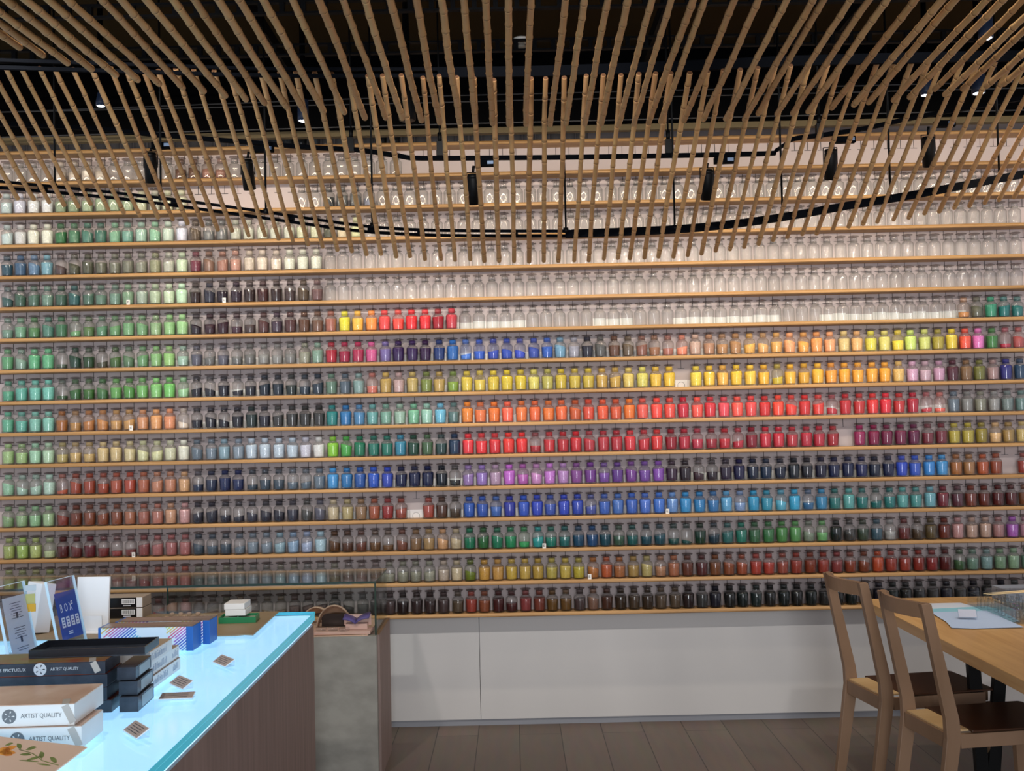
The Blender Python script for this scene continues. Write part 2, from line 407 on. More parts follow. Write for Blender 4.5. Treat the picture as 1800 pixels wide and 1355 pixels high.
rng = random.Random(3)
C0, C1, R0, R1 = 21, 53, 1, 9     # the block of jars nearest the camera is built jar by jar
far = {'body': [], 'stop': [], 'pow': []}
GAIN = 1.0
first = None
for r, row in enumerate(GRID):
    z = SZ0 + SDZ * r
    for c, t in enumerate(row):
        jit = rng.uniform(-.0022, .0022); yj = rng.uniform(-.002, .002); v = rng.choice((0, 0, 1, 2)); rot = rng.uniform(0, 6.28)
        if t == '-': continue
        x = JX0 + JP * c + jit
        if t == 'o': col, f, dust = (0.75, 0.78, 0.76), 0, 0.0
        else:
            col = srgb(t[:3]); lum = sum(col) / 3
            if col[0] > .5 and col[1] > .45 and col[2] < .3: col = (col[0], col[1] * .90, col[2])
            col = tuple(min(1, (q * .89 + lum * .11) * GAIN) for q in col); f = int(t[3])
            dust = 0.25 + 0.09 * f + rng.uniform(-.2, .15)
        h = 1.065 + rng.uniform(-.015, .015)
        if C0 <= c <= C1 and R0 <= r <= R1:
            if t == 'o': lab = 'empty clear glass jar, %s shelf up, %s jar from the left edge' % (ORD[r + 1], nth(c + 1))
            else: lab = '%s glass jar of %s powder, %s shelf up, %s jar from left edge' % (fname(f), cname(t[:3]), ORD[r + 1], nth(c + 1))
            root = empty('pigment_jar', (x, JY + yj, z + 0.0003), 0.0, lab, 'jar', 'glass jars of pigment on the wall shelves')
            root.scale = (1, 1, h)
            parts = [('glass_body', me_body), ('stopper', me_stop)]
            if f: parts.append(('pigment_powder', POW[(f, v)]))
            for n, me in parts:
                o = bpy.data.objects.new(n, me); COL.objects.link(o); o.parent = root
                o.color = (*col, dust)
                if n == 'stopper': o.rotation_euler = (0, 0, rot)
        else:
            far['body'].append((x, JY + yj, z, h, col, dust))
            far['stop'].append((x, JY + yj, z, h, col, dust))
            if f: far['pow'].append((x, JY + yj, z, h, col, dust, f, v))
def merge(name, mats, items):
    """items: (proto MB, material index, list of (x, y, z, h, col, dust))"""
    V = []; F = []; MI = []; CO = []; SMO = []; base = 0
    for mb, mi, lst in items:
        pv = np.array(mb.v); nf = len(mb.f)
        for it in lst:
            q = pv * np.array([1, 1, it[3]]) + np.array([it[0], it[1], it[2] + 0.0003])
            V.append(q); F += [tuple(i + base for i in fc) for fc in mb.f]
            MI += ([mi] * nf if mi is not None else mb.mi); SMO += mb.sm; base += len(pv)
            CO.append(np.tile(np.array([*it[4], it[5]]), (len(pv), 1)))
    me = bpy.data.meshes.new(name); me.from_pydata(np.concatenate(V).tolist(), [], F)
    for m in mats: me.materials.append(m)
    me.polygons.foreach_set('material_index', MI); me.polygons.foreach_set('use_smooth', SMO)
    a = me.attributes.new('col', 'FLOAT_COLOR', 'POINT'); a.data.foreach_set('color', np.concatenate(CO).astype(np.float32).ravel())
    me.update()
    o = bpy.data.objects.new(name, me); COL.objects.link(o); return o
items = [(MB().lathe(BODY, 12), 0, far['body']), (stopper(12, 1, 3), None, far['stop'])]
for f in range(1, 10):
    for v in range(3):
        pr, top = powder_prof(f); mb = MB().lathe(pr, 12); tilt_top(mb, 0, top, (0.0, 0.18, -0.30)[v] if f < 8 else (0, 0.05, -0.06)[v], 0.3 * v)
        items.append((mb, 2, [q[:6] for q in far['pow'] if q[6] == f and q[7] == v]))
o = merge('pigment_jars', [m_jar_a, m_stop_a, m_pow_a, m_disc], items)
tag(o, 'remaining rows of stoppered glass pigment jars around the central block of the wall', 'jars', None, 'stuff')

# shelves, thin dark bars at the wall behind the jars, white cards behind the jars
for r in range(16):
    z = SZ0 + SDZ * r
    s = MB().add([(sx, y, z + dz) for sx in (-3.0, 3.0) for y, dz in ((SHELF_FRONT + .004, -.019), (SHELF_FRONT, -.015), (SHELF_FRONT, -.009), (SHELF_FRONT + .007, 0), (D, 0), (D, -.019))], [(5, 4, 3, 2, 1, 0), (6, 7, 8, 9, 10, 11)] + [(k, (k + 1) % 6, (k + 1) % 6 + 6, k + 6) for k in range(6)]).build('wall_shelf', m_shelf)
    what = ('bottom', ' under the black and brown jars') if r == 0 else ('top', ' just under the black ceiling fascia') if r == 15 else ('%s' % ORD[r + 1], ' counted from the bottom of the jar wall')
    tag(s, 'long pale wood wall shelf, %s shelf%s' % what, 'shelf', 'wooden shelves of the jar wall')
mb = MB(); mc = MB()
for r in range(16):
    zt = SZ0 + SDZ * (r + 1) - 0.019
    if r == 15: continue
    for c in range(-1, 78):
        x = JX0 + JP * c + 0.002
        mb.b2((x - .0012, D - .0015, zt - .044), (x + .0012, D, zt))
        mb.b2((x - .018, D - .0015, zt - .0462), (x + .018, D, zt - .044))
tag(mb.build('wall_t_bars', m_wire), kind='structure')
for r in (3, 4, 6, 7, 8, 9):
    z = SZ0 + SDZ * r
    c0 = {3: 24, 4: 24, 6: 14, 7: 14, 8: 8, 9: 33}[r]; c1 = {9: 71}.get(r, 70)
    mb = MB()
    for c in range(c0, c1 + 1):
        if r == 9 and (39 <= c <= 43 or 47 <= c <= 49 or c in (58, 59, 60)): continue
        hh = rng.uniform(.036, .046) if r != 9 else rng.uniform(.040, .050)
        mb.b2((JX0 + JP * (c - .5) + .001, D - .004, z), (JX0 + JP * (c + .5) - .001, D - .0005, z + hh))
    o = mb.build('price_card_strip', m_card)
    tag(o, 'strip of white cards standing against the wall behind the jars on the %s shelf up' % ORD[r + 1], 'card', 'white cards behind the jars')

# little white price tags standing at the feet of some jars
m_tagp = mat('tag_paper', srgb('#e9e6e0'), .6); m_tagi = mat('tag_ink', srgb('#3c3a3a'), .6)
for r, u, w in ((10, 233, 'tenth jar of a green row'), (10, 402, 'purple-black jars, eleventh shelf up'), (6, 236, 'ochre jars, seventh shelf up'), (2, 238, 'dark red jars, third shelf up'), (3, 1173, 'blue jars, fourth shelf up'), (2, 956, 'teal jars, third shelf up'), (1, 1034, 'orange-brown jars, second shelf up')):
    x = JX0 + JP * (u - 15) / 23.85; z = SZ0 + SDZ * r
    t = empty('price_tag', (x, SHELF_FRONT + .010, z), 0, 'tiny white price tag at the foot of the %s' % w, 'price tag', 'tiny price tags on the shelves')
    MB().b2((-.009, 0, 0), (.009, .0012, .026)).build('tag_card', m_tagp, t)
    MB().b2((-.005, -.0006, .008), (-.003, 0, .020)).b2((-.003, -.0006, .008), (.004, 0, .010)).b2((-.003, -.0006, .013), (.003, 0, .015)).b2((-.003, -.0006, .018), (.004, 0, .020)).build('printed_mark', m_tagi, t)
# circle drawn on the white card in the two gaps
for r, c in ((3, 30), (7, 50)):
    x = JX0 + JP * c; z = SZ0 + SDZ * r + .004
    pts = [(x + .019 * math.cos(a * math.pi / 12), D - .0046, z + .019 * math.sin(a * math.pi / 12) + .006) for a in range(-4, 17)]
    tag(MB().tube(pts, .0007, 5).build('wall_circle_pattern', m_wire), kind='structure')

# ---------------- the room ----------------
def structure(mb, name, m): return tag(mb.build(name, m), kind='structure')
structure(MB().b2((-4.5, D, 0.60), (4.5, D + .1, 3.6)), 'wall_back', m_wall)
structure(MB().b2((-4.5, D + .012, 0.035), (-0.204, D + .1, 0.598)).b2((-0.201, D + .012, 0.035), (4.5, D + .1, 0.598)), 'wall_back_lower_panel', m_panel)
structure(MB().b2((-4.5, D + .025, 0.0), (4.5, D + .1, 0.034)), 'baseboard_back', mat('aluminium_strip', srgb('#8d8f95'), 0.4))

# floor of long pale grey-brown boards
mf = mat('floor_boards', srgb('#8a7a6e'), 0.5); nt = mf.node_tree; L = nt.links; b = nt.nodes['Principled BSDF']
tc = nt.nodes.new('ShaderNodeTexCoord'); mp = nt.nodes.new('ShaderNodeMapping'); mp.inputs['Rotation'].default_value = (0, 0, R(90))
br = nt.nodes.new('ShaderNodeTexBrick'); br.inputs['Scale'].default_value = 1.0; br.inputs['Brick Width'].default_value = 1.6; br.inputs['Row Height'].default_value = 0.213
br.inputs['Mortar Size'].default_value = 0.0022; br.inputs['Color1'].default_value = (*srgb('#7c6d62'), 1); br.inputs['Color2'].default_value = (*srgb('#6d5f55'), 1); br.inputs['Mortar'].default_value = (*srgb('#3a322c'), 1)
nz = nt.nodes.new('ShaderNodeTexNoise'); nz.inputs['Scale'].default_value = 3; nz.inputs['Detail'].default_value = 6
mp2 = nt.nodes.new('ShaderNodeMapping'); mp2.inputs['Scale'].default_value = (9, 1.2, 1)
mx = nt.nodes.new('ShaderNodeMix'); mx.data_type = 'RGBA'; mx.blend_type = 'MULTIPLY'; mx.inputs[0].default_value = 0.35
L.new(tc.outputs['Object'], mp.inputs[0]); L.new(mp.outputs[0], br.inputs['Vector']); L.new(tc.outputs['Object'], mp2.inputs[0]); L.new(mp2.outputs[0], nz.inputs['Vector'])
L.new(br.outputs['Color'], mx.inputs[6]); L.new(nz.outputs['Color'], mx.inputs[7]); L.new(mx.outputs[2], b.inputs['Base Color'])
structure(MB().b2((-5, -3.0, -0.05), (5, D + .1, 0)), 'floor', mf)
structure(MB().b2((-5, -3.0, 3.5), (5, D + .1, 3.6)), 'ceiling', m_ceil)
# black fascia hanging in front of the top shelf, with a dull lower lip
structure(MB().b2((-5, 5.44, 3.105), (5, 5.50, 3.5)), 'trim_1', m_black)
structure(MB().b2((-5, 5.46, 3.075), (5, 5.50, 3.105)), 'trim_2', mat('fascia_lip', srgb('#54482f'), 0.8))

# ---------------- bamboo canopy ----------------
mbam = mat('bamboo', srgb('#b28a60'), 0.45); nt = mbam.node_tree; L = nt.links; b = nt.nodes['Principled BSDF']
oi = nt.nodes.new('ShaderNodeObjectInfo'); cr = nt.nodes.new('ShaderNodeValToRGB')
cr.color_ramp.elements[0].color = (*srgb('#ad8052'), 1); cr.color_ramp.elements[1].color = (*srgb('#c09563'), 1)
L.new(oi.outputs['Random'], cr.inputs[0])
tc = nt.nodes.new('ShaderNodeTexCoord'); mp = nt.nodes.new('ShaderNodeMapping'); mp.inputs['Scale'].default_value = (160, 4, 160)
nz = nt.nodes.new('ShaderNodeTexNoise'); nz.inputs['Scale'].default_value = 1; nz.inputs['Detail'].default_value = 3
mx = nt.nodes.new('ShaderNodeMix'); mx.data_type = 'RGBA'; mx.blend_type = 'MULTIPLY'; mx.inputs[0].default_value = 0.25
L.new(tc.outputs['Object'], mp.inputs[0]); L.new(mp.outputs[0], nz.inputs['Vector']); L.new(cr.outputs[0], mx.inputs[6]); L.new(nz.outputs['Color'], mx.inputs[7])
L.new(mx.outputs[2], b.inputs['Base Color'])
m_node = mat('bamboo_node', srgb('#5d3c22'), 0.6)
LOW = [(-2.429,2.659,0.608),(-2.366,2.647,0.608),(-2.303,2.635,0.608),(-2.239,2.623,0.608),(-2.176,2.611,0.608),(-2.099,2.601,0.618),(-2.03,2.596,0.623),(-1.964,2.582,0.637),(-1.9,2.568,0.651),(-1.839,2.559,0.66),(-1.787,2.57,0.648),(-1.71,2.542,0.677),(-1.645,2.53,0.689),(-1.576,2.515,0.705),(-1.499,2.506,0.714),(-1.436,2.497,0.722),(-1.373,2.479,0.739),(-1.308,2.466,0.75),(-1.244,2.448,0.766),(-1.183,2.442,0.77),(-1.112,2.42,0.79),(-1.042,2.419,0.788),(-0.984,2.402,0.804),(-0.923,2.393,0.811),(-0.859,2.376,0.826),(-0.796,2.364,0.836),(-0.734,2.35,0.848),(-0.672,2.343,0.853),(-0.61,2.329,0.864),(-0.548,2.328,0.861),(-0.483,2.316,0.87),(-0.424,2.315,0.868),(-0.36,2.302,0.878),(-0.292,2.301,0.875),(-0.232,2.296,0.877),(-0.167,2.297,0.872),(-0.107,2.288,0.878),(-0.044,2.287,0.875),(0.02,2.285,0.874),(0.084,2.282,0.879),(0.147,2.283,0.879),(0.209,2.281,0.882),(0.277,2.282,0.883),(0.339,2.281,0.885),(0.404,2.287,0.88),(0.464,2.289,0.879),(0.515,2.286,0.883),(0.577,2.288,0.882),(0.637,2.291,0.88),(0.701,2.289,0.884),(0.762,2.294,0.88),(0.821,2.3,0.876),(0.882,2.311,0.866),(0.943,2.315,0.864),(1.004,2.324,0.857),(1.066,2.337,0.845),(1.128,2.351,0.832),(1.189,2.362,0.823),(1.254,2.373,0.813),(1.315,2.375,0.814),(1.385,2.39,0.8),(1.453,2.402,0.79),(1.515,2.412,0.781),(1.576,2.419,0.775),(1.646,2.428,0.767),(1.711,2.434,0.762),(1.779,2.451,0.745),(1.842,2.458,0.738),(1.907,2.472,0.725),(1.972,2.479,0.719),(2.038,2.49,0.708),(2.099,2.501,0.698),(2.164,2.512,0.687),(2.227,2.526,0.687),(2.291,2.54,0.687),(2.354,2.554,0.687),(2.417,2.568,0.687)]
UP = [(-1.472,2.95,2.707,-0.014),(-1.406,2.95,2.686,-0.014),(-1.338,2.95,2.663,-0.014),(-1.273,2.95,2.639,-0.014),(-1.214,2.971,2.623,-0.014),(-1.165,3.016,2.62,-0.014),(-1.113,3.062,2.617,-0.013),(-1.065,3.103,2.615,-0.006),(-1.016,3.144,2.615,0.001),(-0.96,3.188,2.616,0.01),(-0.909,3.228,2.617,0.021),(-0.855,3.268,2.614,0.032),(-0.802,3.307,2.613,0.041),(-0.752,3.342,2.611,0.042),(-0.693,3.383,2.611,0.043),(-0.643,3.413,2.606,0.044),(-0.586,3.443,2.611,0.045),(-0.524,3.475,2.615,0.047),(-0.462,3.507,2.605,0.049),(-0.398,3.538,2.612,0.052),(-0.346,3.564,2.618,0.054),(-0.284,3.593,2.616,0.057),(-0.225,3.621,2.616,0.059),(-0.159,3.652,2.625,0.062),(-0.106,3.677,2.631,0.064),(-0.047,3.687,2.627,0.066),(0.009,3.695,2.624,0.068),(0.068,3.703,2.625,0.07),(0.151,3.714,2.626,0.073),(0.207,3.722,2.631,0.075),(0.273,3.731,2.632,0.078),(0.331,3.738,2.633,0.08),(0.393,3.747,2.63,0.082),(0.445,3.745,2.63,0.084),(0.496,3.736,2.634,0.086),(0.536,3.728,2.632,0.088),(0.615,3.713,2.63,0.091),(0.68,3.701,2.629,0.094),(0.754,3.687,2.625,0.097),(0.816,3.675,2.618,0.099),(0.861,3.666,2.635,0.097),(0.923,3.657,2.63,0.096),(0.975,3.65,2.629,0.094),(1.026,3.644,2.632,0.093),(1.103,3.635,2.641,0.09),(1.176,3.626,2.647,0.088),(1.224,3.62,2.652,0.087),(1.305,3.61,2.655,0.085),(1.357,3.603,2.662,0.083),(1.438,3.593,2.684,0.081),(1.47,3.589,2.664,0.08),(1.527,3.582,2.68,0.078),(1.6,3.567,2.683,0.076),(1.652,3.555,2.686,0.075),(1.706,3.542,2.688,0.073),(1.765,3.528,2.694,0.071),(1.819,3.515,2.7,0.069),(1.874,3.502,2.706,0.068)]
def bamboo(length, rad, rg):
    """pole along +Y from the origin, with a swollen ring at every node and a slight crook from joint to joint"""
    mb = MB(); n = 10; y = 0.0; pts = []; off = [rg.uniform(-.002, .002), rg.uniform(-.002, .002)]
    prof = [(0.0, rad * .55, 0), (0.002, rad * .92, 0), (0.006, rad, 0)]
    nx = rg.uniform(.02, .12)
    while nx < length - .02:
        prof += [(nx - .012, rad * .985, 0), (nx - .003, rad * 1.13, 0), (nx - .0012, rad * 1.02, 1), (nx + .0012, rad * 1.02, 1), (nx + .003, rad * 1.12, 0), (nx + .014, rad * .97, 0)]
        nx += rg.uniform(.085, .125)
    prof += [(length - .004, rad, 0), (length, rad * .9, 0)]
    node_x = 0; cx = cz = 0.0; tx, tz = rg.uniform(-.012, .012), rg.uniform(-.012, .012); last = 0
    vs = []; C = []
    for (yy, rr, k) in prof:
        cx += tx * (yy - last); cz += tz * (yy - last); last = yy
        if k: tx, tz = rg.uniform(-.02, .02) - cx * .15, rg.uniform(-.02, .02) - cz * .15
        C.append((cx, cz))
        for j in range(n):
            a = 2 * math.pi * j / n; vs.append((cx + rr * math.cos(a), yy, cz + rr * math.sin(a)))
    b0 = len(mb.v); mb.v += vs
    for i in range(len(prof) - 1):
        mi = 1 if prof[i][2] and prof[i + 1][2] else 0
        for j in range(n):
            j2 = (j + 1) % n
            mb.f.append((i * n + j, (i + 1) * n + j, (i + 1) * n + j2, i * n + j2)); mb.mi.append(mi); mb.sm.append(True)
    mb.f.append(tuple(range(n))); mb.mi.append(0); mb.sm.append(False)
    e = (len(prof) - 1) * n
    mb.f.append(tuple(e + k for k in reversed(range(n)))); mb.mi.append(1); mb.sm.append(False)
    return mb
rg = random.Random(11)
LT = math.atan(0.583)
for k, (x, z, t) in enumerate(LOW):
    ln = t * math.hypot(1, .583)
    o = bamboo(ln, rg.uniform(.0088, .0102), rg).build('bamboo_pole', [mbam, m_node])
    o.location = (x, 4.6, z); o.rotation_euler = (LT, 0, math.pi); o.rotation_mode = 'XYZ'
    # pole runs from its lower end towards the camera and up
    o.matrix_world = Matrix.Translation((x, 4.6, z)) @ Matrix(((-1, 0, 0), (0, -math.cos(LT), math.sin(LT)), (0, math.sin(LT), math.cos(LT)))).to_4x4()
    tag(o, 'bamboo pole of the lower slanting tier in front of the jars, %s from left' % nth(k + 1), 'bamboo pole', 'lower tier of ceiling bamboo poles')
for k, (x, y, z, s) in enumerate(UP):
    a = math.atan(s); ln = (y + .2) / math.cos(a)
    o = bamboo(ln, rg.uniform(.0092, .0104), rg).build('bamboo_pole', [mbam, m_node])
    o.matrix_world = Matrix.Translation((x, y, z)) @ Matrix(((-1, 0, 0), (0, -math.cos(a), math.sin(a)), (0, math.sin(a), math.cos(a)))).to_4x4()
    tag(o, 'bamboo pole of the upper near-level tier below dark ceiling, %s from left' % nth(k + 1), 'bamboo pole', 'upper tier of ceiling bamboo poles')

# ---------------- black metalwork that carries the canopy ----------------
BLA = [(-2.23,4.541,2.673),(-1.646,4.514,2.598),(-1.163,4.482,2.522),(-0.69,4.467,2.44),(-0.479,4.464,2.413),(-0.221,4.457,2.397),(0.235,4.458,2.385)]
BLB = [(-2.248,4.578,2.655),(-1.658,4.545,2.582),(-1.173,4.52,2.503),(-0.696,4.499,2.422),(-0.482,4.491,2.397),(-0.223,4.484,2.381),(0.235,4.484,2.37)]
BLC = [(0.235,4.468,2.377),(0.718,4.466,2.387),(1.077,4.488,2.422),(1.435,4.496,2.477),(1.672,4.493,2.51),(1.911,4.497,2.55),(2.247,4.5,2.606)]
def smooth(pts, n=6):
    P = [Vector(p) for p in pts]; out = []
    for i in range(len(P) - 1):
        a, b, c, d = P[max(i - 1, 0)], P[i], P[i + 1], P[min(i + 2, len(P) - 1)]
        for k in range(n):
            t = k / n
            out.append(0.5 * ((2 * b) + (c - a) * t + (2 * a - 5 * b + 4 * c - d) * t * t + (3 * b - a - 3 * c + d) * t ** 3))
    return out + [P[-1]]
SH = lambda pts, dy, dz: [(p[0], p[1] + dy, p[2] + dz) for p in pts]
t = empty('canopy_beam', (0, 4.48, 2.38), 0, 'thin curved black steel beam carrying the lower ends of the lower bamboo tier', 'beam')
off = lambda pts: [(p[0], p[1] - 4.48, p[2] - 2.38) for p in pts]
MB().strip(off(smooth(SH(BLA, 0, .002))), .012, .011).build('upper_rail', m_rail, t)
MB().strip(off(smooth(SH(BLB, 0, .002))), .012, .012).build('lower_rail', m_rail, t)
mb = MB(); i = 0
for k, p in enumerate(smooth(BLA, 4)):
    if k % 4 == 2:
        mb.box((p[0], p[1] + .013 - 4.48, p[2] - .008 - 2.38), (.03, .03, .012))
mb.build('spacer_plates', m_rail, t)
MB().strip(off(smooth(SH(BLC, 0, 0))), .02, .032).build('solid_rail', m_rail, t)
BU = [(-1.654,3.35,2.759),(-1.205,3.55,2.799),(-0.764,3.7,2.825),(0.024,3.78,2.836),(0.627,3.78,2.843),(1.03,3.78,2.852),(1.421,3.75,2.844),(1.874,3.7,2.826)]
t = empty('canopy_beam', (0, 3.7, 2.83), 0, 'black steel beam crossing just above the ends of the upper bamboo tier', 'beam')
PB = [(p[0], p[1] - 3.7, p[2] - 2.83) for p in smooth(SH(BU, 0, .0))]
cut = [i for i, p in enumerate(PB) if p[0] > -.35][0]
MB().strip(PB[cut:], .012, .034).build('web', m_rail, t)
MB().strip([(x, y, z + .013) for x, y, z in PB[:cut + 1]], .012, .011).strip([(x, y, z - .010) for x, y, z in PB[:cut + 1]], .012, .012).build('twin_rails', m_rail, t)
MB().strip([(x, y + .02, z + .019) for x, y, z in PB[cut:]], .04, .005).build('flange', m_rail, t)
def yat(pts, x, k=1):
    return float(np.interp(x, [p[0] for p in pts], [p[k] for p in pts]))
LB = BLA + BLC[1:]
for i, (x, q) in enumerate([(-1.91, 0), (-1.455, 0), (-1.01, 0), (-0.565, 0), (0.237, 0), (0.69, 0), (1.145, 0), (1.60, 0), (2.06, 0)]):
    y = yat(LB, x); z = yat(LB, x, 2)
    o = MB().tube([(x, y, z), (x, y, 3.5)], .0045, 6).lathe([(.011, 0), (.011, .02)], 8, c=(x, y, z - .004)).build('hanger_rod', m_blackmet)
    tag(o, 'thin black hanger rod from ceiling to curved beam, %s of nine from left' % ORD[i + 1], 'rod', 'hanger rods of the lower beam')

# lighting track and its spotlights
TR = [(-2.3,4.35,2.87),(-1.71,4.35,2.832),(-1.444,4.35,2.8),(-1.11,4.35,2.765),(-0.833,4.35,2.735),(-0.672,4.35,2.723),(-0.58,4.35,2.714),(-0.441,4.35,2.69),(-0.349,4.35,2.678),(0.02,4.35,2.672),(0.481,4.35,2.667),(1.035,4.35,2.666),(1.086,4.35,2.675),(1.14,4.35,2.711),(1.175,4.35,2.726),(1.291,4.35,2.738),(1.454,4.35,2.76),(1.64,4.35,2.797),(1.872,4.35,2.834),(2.3,4.35,2.90)]
TR = [track_pt(q[0], q[2]) for q in TR]
t = empty('light_track', (0, TY0, 2.67), 0, 'winding black lighting track that carries the spotlights behind the lower bamboo', 'lighting track')
MB().strip([(p[0], p[1] - TY0, p[2] - 2.67) for p in smooth(TR, 3)], .02, .017).build('rail', m_rail, t)
for x, z in [(-0.632, 2.738), (-0.272, 2.714), (0.655, 2.703), (1.268, 2.753)]:
    x, _, z = track_pt(x, z)
    mb = MB().box((x, 0, z - 2.67), (.026, .03, .06)).tube([(x, 0, z + .03 - 2.67), (x, 0, z + .07 - 2.67)], .009, 8).tube([(x, 0, z + .06 - 2.67), (x, 0, 3.5 - 2.67)], .004, 6)
    mb.build('suspension_bracket', m_blackmet, t)
DR = [(-1.387, 2.752), (-0.976, 2.729), (-0.08, 2.651), (0.891, 2.642), (1.383, 2.715), (1.789, 2.771)]
m_lens = mat('lamp_lens', (1, .95, .85), .3, emit=(1, .93, .8), es=18)
m_tag = mat('driver_sticker', srgb('#6d86a8'), .5)
DR = [(track_pt(*q)[0], track_pt(*q)[2]) for q in DR]
PLACE = ['nearest the left edge', 'second from the left edge', 'left of centre', 'right of centre', 'second from the right edge', 'nearest the right edge']
for i, (x, y, z) in enumerate(SPOTS):
    t = empty('spotlight', (x, y, z), 0, 'black cylindrical spotlight hanging from track behind bamboo, %s' % PLACE[i], 'spotlight', 'spotlights on the lighting track')
    aim = Vector(AIMS[i]) - Vector((x, y, z)); aim = Vector((aim.x * .35, .45, -1.25)).normalized()
    q = aim.to_track_quat('-Z', 'Y').to_matrix().to_4x4()
    mb = MB().lathe([(.010, .066), (.022, .064), (.026, .058), (.026, .052), (.0245, .050), (.0265, .046), (.0265, -.062), (.0235, -.064), (.0225, -.05)], 20, cap=False)
    o = mb.build('housing', m_blackmet, t); o.matrix_local = q
    o = MB().lathe([(.001, -.052), (.0225, -.051)], 16, cap=False).build('lens', m_lens, t); o.matrix_local = q
    h = DR[i][1] - z
    mb = MB()
    for s in (-1, 1): mb.tube([(s * .029, 0, -.0), (s * .029, 0, .072)], .0022, 6)
    mb.tube([(-.029, 0, .072), (.029, 0, .072)], .0022, 6).tube([(0, 0, .072), (.004, 0, h - .01)], .006, 8)
    mb.build('yoke', m_blackmet, t)
    d = MB().box((DR[i][0] - x - .012, 0, h), (.085, .03, .026)).build('driver_box', m_rail, t)
    MB().box((DR[i][0] - x + .012, -.0155, h + .001), (.026, .001, .014)).build('sticker', m_tag, d)
    tgt = Vector(AIMS[i]); src = Vector((x, y, z)) + aim * .07
    spot('spot_beam', src, tgt, POWS[i], 95, 0.9, WARM, .02)

# pendant downlights
m_dl = mat('downlight_blue_black', srgb('#1c2b45'), .5)
m_bulb = mat('downlight_glow', (1, 1, 1), .3, emit=(.85, .93, 1), es=9)
for i, (x, y, z, r_, w) in enumerate([(-1.741, 4.6, 2.995, .02, 'near the left edge, small and tapered'), (-0.872, 4.6, 2.911, .024, 'left of centre'), (1.891, 4.2, 3.065, .028, 'highest and nearest on the right'), (1.806, 4.6, 2.963, .024, 'lower left of the right-hand pair'), (2.031, 4.6, 2.966, .028, 'lower right of the right-hand pair')]):
    t = empty('downlight', (x, y, z), 0, 'black cylindrical downlight with lit white mouth, %s' % w, 'downlight', 'black ceiling downlights')
    MB().lathe([(r_ * .8, .002), (r_, 0), (r_, .02), (r_ * (.6 if i == 0 else .97), .06 if i == 0 else .09), (r_ * .5, .062 if i == 0 else .095)], 20, cap=False).build('housing', m_dl, t)
    MB().lathe([(r_ * .05, -.002), (r_ * .6, -.001), (r_ * .92, .004)], 16, cap=False).build('lamp', m_bulb, t)
    MB().tube([(0, 0, .06), (0, 0, 3.5 - z)], .012, 8).build('stem', m_black, t)
t = empty('speaker_tube', (-0.425, 4.6, 2.904), 0, 'long black unlit cylinder hanging between bamboo poles left of centre', 'ceiling cylinder')
MB().lathe([(.034, 0), (.036, .004), (.036, .17), (.02, .18), (.01, .6)], 20).build('housing', m_blackmet, t)

# ceiling: trays, pipes, duct rods, detector
m_slot = mat('tray_metal', srgb('#0b0b0d'), .7, spec=.1)
for i, (y, z, w) in enumerate([(4.0, 3.17, 'nearer, higher in the picture'), (4.6, 3.22, 'farther, lower in the picture')]):
    t = empty('cable_tray', (0, y, z), 0, 'black slotted cable tray across the dark ceiling, the %s' % w, 'cable tray', 'ceiling cable trays')
    mb = MB()
    for s in (-1, 1): mb.b2((-2.6, -.012, s * .022 - .004), (2.6, .012, s * .022 + .004))
    for k in range(66): mb.b2((-2.6 + k * .08, -.010, -.02), (-2.582 + k * .08, .010, .02))
    mb.build('rails', m_slot, t)
for i, (y, z) in enumerate([(5.2, 3.16), (5.3, 3.08), (5.36, 3.24)]):
    o = MB().tube([(-3, y, z - .02 * i), (-.5, y, z), (3, y, z + .01)], .0035, 6).build('ceiling_conduit', mat('conduit_%d' % i, srgb('#1c1e22'), .6))
    tag(o, 'thin dark conduit along the ceiling in front of the black fascia, %s' % ('topmost', 'lowest', 'middle one')[(1, 1, 0)[i] if i else 2], 'conduit', 'ceiling conduits')
for i, x in enumerate((-1.05, .68, 1.5)):
    o = MB().b2((x - .02, 3.4, 3.30), (x + .02, 5.3, 3.36)).build('ceiling_channel', m_slot)
    tag(o, 'dark ceiling channel running toward the jar wall, %s' % ('left one', 'right of centre', 'right one')[i], 'channel', 'ceiling channels')
t = empty('smoke_detector', (0.083, 5.3, 3.47), 0, 'small round off-white smoke detector on the dark ceiling near centre', 'smoke detector')
md = mat('detector_plastic', srgb('#f0ece2'), .5)
MB().lathe([(.040, .03), (.040, .02), (.030, .008)], 24).build('base', md, t)
MB().lathe([(.016, .01), (.016, -.004), (.024, -.008), (.022, -.014), (.008, -.018)], 20).build('sensor_head', mat('detector_head', srgb('#8f8a7e'), .5), t)

# ---------------- illuminated counter ----------------
CZ = 0.85; CX = -0.822; CY = 4.42
t = empty('display_counter', (-1.7, 2.9, 0), 0, 'display counter with brightly lit blue-white glass top and brown laminate side', 'counter')
def loc(o, root):  # world-space mesh under a root
    o.location = -Vector(root.location); return o
loc(MB().b2((-2.9, 1.0, 0.0), (CX - .004, CY - .006, CZ - .052)).build('cabinet', m_cab, t), t)
loc(MB().b2((-2.88, 1.02, CZ - .05), (CX - .012, CY - .012, CZ - .014)).build('light_panel', m_lightbox, t), t)
m_ctop = glass('counter_glass', (0.98, 0.99, 1.0), (0.8, 0.92, 0.96), 0.35)
loc(MB().b2((-2.9, 1.0, CZ - .0135), (CX, CY, CZ - .0005)).build('glass_top', m_ctop, t), t)
loc(MB().b2((CX + .0002, 1.0, CZ - .0135), (CX + .0012, CY + .001, CZ - .001)).b2((-2.9, CY, CZ - .0135), (CX, CY + .001, CZ - .001)).b2((CX - .004, 1.0, CZ - .035), (CX + .0002, CY, CZ - .0165)).build('glass_edge', m_edge_lit, t), t)
